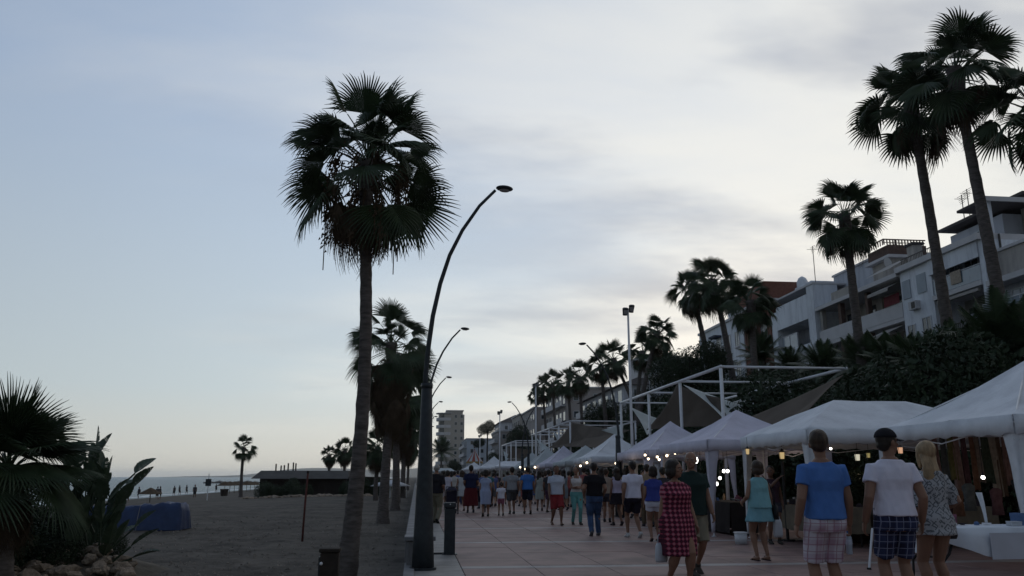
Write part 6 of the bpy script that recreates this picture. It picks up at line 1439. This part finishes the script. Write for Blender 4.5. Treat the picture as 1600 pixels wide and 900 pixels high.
# middle group
mid = [
 (988, 19.7, -3, 'man in a white t-shirt and dark shorts walking away near the stalls', 1.76, 'm', 1.04, .5, 1, None, ('tee', cl('white_cotton2', (.64, .63, .74)), .90, .5), ('shorts', cl('black_shorts', (.025, .022, .035)), .75), None, ('short', 'hair_d'), 'skin_tan', ('shoe', (.5, .5, .5))),
 (1020, 18.6, 4, 'woman in royal blue top and white shorts just left of the red dress', 1.62, 'f', 1.12, .3, -1, None, ('tee', cl('royal_blue', (.045, .06, .25)), .93, .3), ('shorts', cl('white_shorts', (.55, .55, .64)), .40), None, ('bob', 'hair_d'), 'skin_tan', ('sandal', (.04, .04, .05))),
 (963, 24.6, -8, 'woman with long dark hair, pale lilac top and black skirt amid the crowd', 1.66, 'f', 1.0, .3, 1, None, ('tank', cl('pale_lilac', (.42, .38, .50)), .98, 0), ('skirt', cl('black_skirt', (.022, .018, .024)), .64), None, ('long', 'hair_d'), 'skin_dark', ('shoe', (.03, .03, .03))),
 (928, 20.4, 3, 'man in black t-shirt and blue jeans walking away in the middle of the promenade', 1.74, 'm', 1.10, .35, -1, dict(l=(-.24, .10, .96), r=(.24, .10, .96)), ('tee', cl('black_tee', (.016, .015, .018)), .95, .6), ('trousers', cl('denim', (.05, .085, .17), .25), 1.1), None, ('short', 'hair_d'), 'skin_tan', ('shoe', (.10, .10, .11))),
 (900, 25.2, 180, 'woman in white tank top and aqua trousers facing the viewer with folded arms', 1.70, 'f', 1.0, .25, 1, dict(l=(.05, .20, 1.14), r=(-.06, .21, 1.10), lh=(-.9, -.1, -1), rh=(.9, -.1, -1)), ('tank', cl('white_tank', (.55, .52, .52)), .98, 0), ('trousers', cl('aqua', (.13, .33, .33)), .9), None, ('bun', 'hair_d'), 'skin_tan', ('shoe', (.05, .04, .05))),
 (869, 25.0, 176, 'man in pale polo shirt and red shorts walking towards the viewer', 1.72, 'm', 1.12, .55, 1, None, ('polo', cl('pale_blue_polo', (.42, .46, .55)), .90, .55), ('shorts', cl('red_shorts', (.22, .03, .035)), .98), None, ('short', 'hair_d'), 'skin_dark', ('sandal', (.05, .03, .03))),
 (947, 26.5, 20, 'person in a faded tan top partly hidden behind the man in jeans', 1.66, 'f', 1.0, .4, 1, None, ('tee', cl('faded_tan', (.30, .24, .20)), .93, .3), ('shorts', cl('dark_cut_offs', (.05, .05, .07)), .5), None, ('short', 'hair_b'), 'skin_tan', ('shoe', (.04, .04, .04))),
 (824, 32.4, 4, 'man in a bright blue t-shirt and dark shorts walking away', 1.78, 'm', 1.08, .6, 1, None, ('tee', cl('azure', (.05, .15, .42)), .90, .55), ('shorts', cl('navy_shorts', (.02, .022, .04)), .85), None, ('short', 'hair_d'), 'skin_tan', ('shoe', (.05, .05, .05))),
 (800, 32.6, -4, 'man in a grey t-shirt beside the one in bright blue', 1.76, 'm', 1.12, .5, -1, None, ('tee', cl('ash_grey', (.24, .25, .27)), .90, .55), ('shorts', cl('slate_shorts', (.07, .075, .085)), .9), None, ('short', 'hair_d'), 'skin_tan', ('shoe', (.07, .07, .07))),
 (783, 31.2, 2, 'small child in white t-shirt and pink shorts walking away', 1.20, 'm', 1.05, .4, 1, None, ('tee', cl('white_kid', (.62, .62, .70)), .90, .5), ('shorts', cl('pink_shorts', (.30, .12, .18)), .6), None, ('short', 'hair_d'), 'skin_tan', ('shoe', (.05, .05, .05))),
 (759, 30.6, 3, 'woman in a pale blue knee length dress walking away', 1.64, 'f', 1.12, .5, -1, None, None, None, (cl('pale_blue_dress', (.30, .35, .50)), .46, .20, .45), ('bob', 'hair_d'), 'skin_tan', ('shoe', (.05, .05, .06))),
 (736, 33.8, 0, 'tall person in a navy shirt and long dark red skirt', 1.84, 'm', 1.18, .2, 1, dict(l=(-.22, .14, 1.0), r=(.22, .14, 1.0)), ('tee', cl('navy_shirt', (.018, .022, .055)), .92, .7), ('skirt', cl('dark_red', (.10, .018, .022)), .26), None, ('short', 'hair_d'), 'skin_dark', ('shoe', (.04, .03, .03))),
 (721, 36.0, -8, 'woman in a short white dress left of the tall person in navy', 1.66, 'f', 1.0, .5, 1, None, None, None, (cl('white_dress', (.48, .50, .53)), .62, .19, 0), ('long', 'hair_b'), 'skin_tan', ('sandal', (.06, .05, .05))),
 (699, 36.8, 12, 'woman in white top with a dark diagonal strap, behind the bollard', 1.66, 'f', 1.08, .3, 1, None, ('tee', cl('white_top', (.52, .50, .58)), .88, .4), ('shorts', cl('cream_shorts', (.42, .38, .40)), .6), None, ('bob', 'hair_d'), 'skin_tan', ('shoe', (.05, .05, .05))),
 (682, 26.5, 20, 'grey haired man in black shirt and khaki trousers next to the lamp column', 1.78, 'm', 1.12, .5, 1, dict(r=(.2, .16, 1.0)), ('tee', cl('black_shirt', (.018, .017, .022)), .88, .9), ('trousers', cl('khaki_trousers', (.17, .16, .12)), 1.1), None, ('thin', 'hair_g'), 'skin_tan', ('shoe', (.02, .02, .02))),
 (843, 35.5, 10, 'woman in a pale dress half hidden behind the man in bright blue', 1.64, 'f', 1.0, .3, 1, None, None, None, (cl('pale_green_dress', (.33, .36, .34)), .5, .2, 0), ('long', 'hair_d'), 'skin_tan', ('shoe', (.05, .05, .05))),
 (858, 34.0, 30, 'dark dressed person standing just left of the man in red shorts', 1.68, 'm', 1.0, .0, 1, None, ('tee', cl('charcoal', (.045, .045, .05)), .90, .5), ('shorts', cl('plum_shorts', (.09, .05, .09)), .9), None, ('short', 'hair_d'), 'skin_dark', ('shoe', (.05, .05, .05))),
 (1204, 17.6, 190, 'dark haired stallholder with raised arm behind the stall beside the woman in teal', 1.62, 'f', 1.0, 0, 1, dict(r=(-.12, .26, 1.48), rh=(.8, .3, -1)), ('tee', cl('dark_plum_top', (.06, .035, .05)), .93, .3), ('shorts', cl('dark_cut_offs', (.05, .05, .07)), .5), None, ('bun', 'hair_d'), 'skin_dark', ('shoe', (.05, .05, .05))),
]
for (px, Y, fc, lab, H, sx, gi, st, ld, hd, tp, bt, dr, hr, sk, sh) in mid:
    person(foot(px, Y), fc, lab, H, sx, gi, st, ld, hd, tp, bt, dr, hr, sk, sh, vox=V2 if Y < 28 else V3, face_detail=(150 < fc < 200 and Y < 26))
vend = person((9.2, 11.75, 0), -150, 'vendor in dark clothes leaning on the white covered table at the right edge', 1.66, 'm', 1.05, 0, 1, dict(r=(-.02, .42, .82), rg=.1, rh=(.6, -1, 0), l=(-.25, .3, .84), lg=.1), ('tee', cl('black_tee', (.016, .015, .018)), .92, .5), ('trousers', cl('black_trousers', (.02, .02, .022)), 1.1), hair=('short', 'hair_d'), skin='skin_dark', vox=V1)
# crowd further on: three ready figures copied with clothes of their own
index_kids()
proto = []
for lab, sx, tp, bt, dr, hr in (('a', 'm', ('tee', cl('far_a', (.3, .3, .34)), .9, .5), ('shorts', cl('far_b', (.06, .06, .08)), .9), None, ('short', 'hair_d')), ('b', 'f', ('tank', cl('far_c', (.4, .3, .3)), .95, 0), ('skirt', cl('far_d', (.1, .1, .16)), .6), None, ('bob', 'hair_b')), ('c', 'm', ('polo', cl('far_e', (.1, .14, .2)), .9, .55), ('trousers', cl('far_f', (.14, .12, .10)), 1.1), None, ('short', 'hair_d')), ('d', 'f', None, None, (cl('far_g', (.36, .36, .40)), .5, .2, .3), ('long', 'hair_d'))):
    proto.append(person((0, 50, 0), 0, 'x', 1.7, sx, 1.05, .5, 1, None, tp, bt, dr, hr, vox=.024, shoes=('shoe', (.04, .04, .05))))
index_kids()
MIDN = [(988, 0, 0, 'the white t-shirt by the stalls'), (928, 0, 0, 'the man in blue jeans'), (900, 0, 0, 'the aqua trousers'), (869, 0, 0, 'the red shorts'), (824, 0, 0, 'the bright blue t-shirt'), (800, 0, 0, 'the grey t-shirt'), (783, 0, 0, 'the small child'), (759, 0, 0, 'the pale blue dress'), (736, 0, 0, 'the dark red skirt'), (699, 0, 0, 'the bollard'), (963, 0, 0, 'the black skirt')]
fc_ = [(.42, .42, .48), (.10, .13, .28), (.05, .05, .06), (.30, .10, .10), (.22, .26, .30), (.48, .46, .44), (.06, .16, .18), (.26, .20, .14), (.12, .09, .16), (.34, .36, .40)]
pos = [(690, 44), (707, 47), (713, 42), (727, 46), (745, 43), (752, 48), (768, 41), (775, 49), (790, 44), (808, 46), (815, 41), (834, 44), (850, 40), (862, 42), (880, 36), (888, 41), (911, 34), (918, 39), (939, 31), (950, 35), (958, 30), (975, 29), (980, 34), (1003, 27), (700, 58), (718, 62), (734, 60), (748, 66), (763, 58), (779, 63), (795, 60), (812, 65), (828, 57), (845, 60), (686, 72), (703, 78), (722, 75), (741, 80), (757, 74), (772, 82), (788, 78), (803, 85), (870, 48), (893, 50), (905, 46), (925, 44), (935, 40), (1040, 22.5), (1012, 24)]
rc = random.Random(9)
pos += [(rc.uniform(690, 1005), rc.uniform(38, 58)) for _ in range(38)]
for i, (px, Y) in enumerate(pos):
    q = rc.randrange(4); o = proto[q] if False else copy_tree(proto[q]); o.location = foot(px, Y); o.location.x += rc.uniform(-.1, .1); o.rotation_euler.z = R(rc.choice((0, 0, 0, 180)) + rc.uniform(-25, 25)); s = rc.uniform(.92, 1.06); o.scale = (s, s, s)
    c1, c2 = rc.choice(fc_), rc.choice(fc_)
    for ch in [x for x in C.objects if x.parent == o]:
        n = ch.name.split('.')[0]
        if n in ('t_shirt', 'polo_shirt', 'sleeveless_top', 'dress', 'skirt', 'shorts', 'trousers'):
            c = c1 if n in ('t_shirt', 'polo_shirt', 'sleeveless_top', 'dress') else tuple(v * .45 for v in c2)
            ch.material_slots[0].link = 'OBJECT'; ch.material_slots[0].material = cl('far_%d%s' % (fc_.index(c1 if c is c1 else c2), '' if c is c1 else 'd'), c)
    nm = {0: 'pale grey', 1: 'navy', 2: 'black', 3: 'dark red', 4: 'slate', 5: 'off-white', 6: 'teal', 7: 'brown', 8: 'plum', 9: 'light grey'}[fc_.index(c1)]
    near = sorted((abs(m_[0] - px), m_[3]) for m_ in MIDN)[0][1]
    tag(o, 'far %s %s in %s near %s' % ('walker' if Y < 50 else 'stroller', ('man', 'woman', 'man in long trousers', 'woman in a dress')[q] if q < 2 else ('', '', 'in trousers', 'in a dress')[q], nm, near), 'person', 'crowd farther down the promenade')
for o in proto:
    for ch in [x for x in C.objects if x.parent == o]: bpy.data.objects.remove(ch)
    bpy.data.objects.remove(o)
# bathers on the beach, tiny
index_kids()
bpr = person((0, 100, -1), 90, 'x', 1.7, 'm', 1.0, .5, 1, None, ('tee', cl('far_bather', (.05, .05, .06)), .9, .5), ('shorts', cl('far_2d', (.02, .02, .03)), .9), hair=('short', 'hair_d'), skin='skin_dark', vox=.03, shoes=None); index_kids()
for i, (px, Y) in enumerate(((247, 118), (251, 120), (273, 150), (281, 158), (292, 168), (305, 112), (203, 112), (218, 135), (190, 118), (338, 190), (376, 180))):
    o = copy_tree(bpr); x = at(px, 760, Y=Y).x; o.location = (x, Y, sand_z(x, Y)); o.rotation_euler.z = rc.uniform(0, 6); tag(o, 'tiny dark beachgoer near the water line', 'person', 'beachgoers near the water')
for ch in [x for x in C.objects if x.parent == bpr]: bpy.data.objects.remove(ch)
bpy.data.objects.remove(bpr)
# ------------------------------------------------------------------ things people carry
def handbag(p, lab, m, w=.13, h=.16, d=.05, strap=.3, hd=0, name='handbag'):
    o = empty(name, p, lab, 'bag', None, R(hd)); bm = bmesh.new(); loft(bm, [(0, 0, -h, w * .85, d * .9), (0, 0, -h * .85, w, d * 1.1), (0, 0, -h * .2, w * .9, d), (0, 0, 0, w * .7, d * .4)], 20, power=.55); build('bag_body', bm, m, o, True)
    bm = bmesh.new(); tube(bm, [(-w * .6, 0, -.01), (-w * .45, 0, strap * .7), (0, 0, strap), (w * .45, 0, strap * .7), (w * .6, 0, -.01)], .008, 6); build('strap', bm, m, o, True); return o
b_ = wrist(wom_b, 'r'); handbag((b_.x + .05, b_.y - .02, b_.z - .08), 'small black shoulder bag hanging at the hip of the blonde woman', mat('black_leather', (.018, .017, .018), .5, .2, 5), .10, .22, .06, .10)
b_ = wrist(wom_r, 'r'); handbag((b_.x, b_.y, b_.z - .20), 'white shopping bag carried by the woman in the red dress', mat('white_bag', (.42, .44, .48), .7, .1, 4), .085, .24, .04, .12, 20, 'shopping_bag')
b_ = wrist(wom_t, 'r'); handbag((b_.x + .10, b_.y - .02, b_.z - .14), 'white and blue plastic bag hanging from the hand of the woman in teal', mat('white_bag', (.42, .44, .48), .7, .1, 4), .09, .30, .035, .06, 10, 'plastic_bag')
b_ = wrist(man_b, 'r'); o = empty('water_bottle', (b_.x + .0, b_.y + .04, b_.z - .10), 'clear plastic water bottle held by the man in the blue t-shirt', 'bottle')
mbt = mat_glass('bottle_plastic', (.40, .48, .56), .12)
bm = bmesh.new(); loft(bm, [(0, 0, -.20, .025, .025), (0, 0, -.19, .032, .032), (0, 0, -.12, .030, .030), (0, 0, -.115, .033, .033), (0, 0, -.03, .033, .033), (0, 0, .0, .014, .014), (0, 0, .015, .013, .013)], 16); build('bottle_body', bm, mbt, o, True)
bm = bmesh.new(); loft(bm, [(0, 0, .0155, .015, .015), (0, 0, .035, .015, .015)], 12); build('cap', bm, mat('blue_cap', (.05, .12, .35), .5), o)
bm = bmesh.new(); loft(bm, [(0, 0, -.10, .0338, .0338), (0, 0, -.05, .0338, .0338)], 16, False); build('wrapper', bm, mat('bottle_wrap', (.5, .55, .65), .5), o)
# strap bag of the woman in teal, and the dark pushchair by the woman with the strap
b_ = Vector(foot(1196, 14.15)); 
o = empty('shoulder_bag', (b_.x, b_.y, .92), 'dark shoulder bag with long strap on the right side of the woman in teal', 'bag')
bm = bmesh.new(); loft(bm, [(0.12, 0, -.24, .04, .12), (0.13, 0, 0, .03, .10)], 16, power=.6); build('bag_body', bm, mat('black_leather', (.018, .017, .018), .5), o, True)
bm = bmesh.new(); tube(bm, [(.13, 0, -.02), (.10, .02, .2), (.02, .06, .44), (-.06, .0, .50), (-.02, -.10, .42), (.10, -.08, .2), (.13, -.02, -.02)], .007, 6); build('strap', bm, mat('black_leather', (.018, .017, .018), .5), o, True)
def pushchair(px, Y, lab):
    q = foot(px, Y); o = empty('pushchair', q, lab, 'pushchair'); mb = M['black']
    for (x, y) in ((-.24, -.3), (.24, -.3), (-.2, .4), (.2, .4)):
        bm = bmesh.new(); bmesh.ops.create_cone(bm, cap_ends=True, segments=16, radius1=.09, radius2=.09, depth=.04, matrix=Matrix.Rotation(R(90), 4, 'Y')); build('wheel', bm, mb, o, loc=(x, y, .09))
    bm = bmesh.new()
    for x in (-.24, .24): tube(bm, [(x, .4, .1), (x, -.1, .6), (x * .95, -.45, 1.02)], .014, 6); tube(bm, [(x, -.3, .1), (x, .1, .62)], .014, 6)
    tube(bm, [(-.23, -.45, 1.02), (.23, -.45, 1.02)], .018, 6); build('frame', bm, mb, o)
    bm = bmesh.new(); g = [(.0, .3, .42), (.0, -.05, .40), (0, -.22, .85)]
    for a, b in zip(g, g[1:]): bm.faces.new([bm.verts.new(p) for p in ((-.21, a[1], a[2]), (.21, a[1], a[2]), (.21, b[1], b[2]), (-.21, b[1], b[2]))])
    s_ = build('seat', bm, cl('pram_cloth', (.03, .03, .05)), o); s_.modifiers.new('t', 'SOLIDIFY').thickness = .03
    bm = bmesh.new(); ball(bm, (0, -.05, .82), (.24, .28, .2), 3); bmesh.ops.delete(bm, geom=[v for v in bm.verts if v.co.z < .84], context='VERTS'); build('hood', bm, cl('pram_cloth', (.03, .03, .05)), o, True).modifiers.new('t', 'SOLIDIFY').thickness = .01
pushchair(706, 33, 'dark pushchair behind the bollard in front of the woman in white')
pushchair(748, 34.6, 'dark pushchair between the pale blue dress and the tall person in navy')
# ------------------------------------------------------------------ evening air
bm = bmesh.new(); bx(bm, -9100, 6100, -500, 15100, -8, 75)
mh = bpy.data.materials.new('haze_air'); mh.use_nodes = True; t = mh.node_tree; t.nodes.remove(t.nodes['Principled BSDF'])
pv = t.nodes.new('ShaderNodeVolumePrincipled'); pv.inputs['Color'].default_value = (.97, .98, 1.0, 1); pv.inputs['Density'].default_value = .00009; pv.inputs['Anisotropy'].default_value = .72
t.links.new(pv.outputs[0], t.nodes['Material Output'].inputs['Volume'])
tag(build('haze', bm, mh), kind='stuff')
scene.cycles.volume_bounces = 1
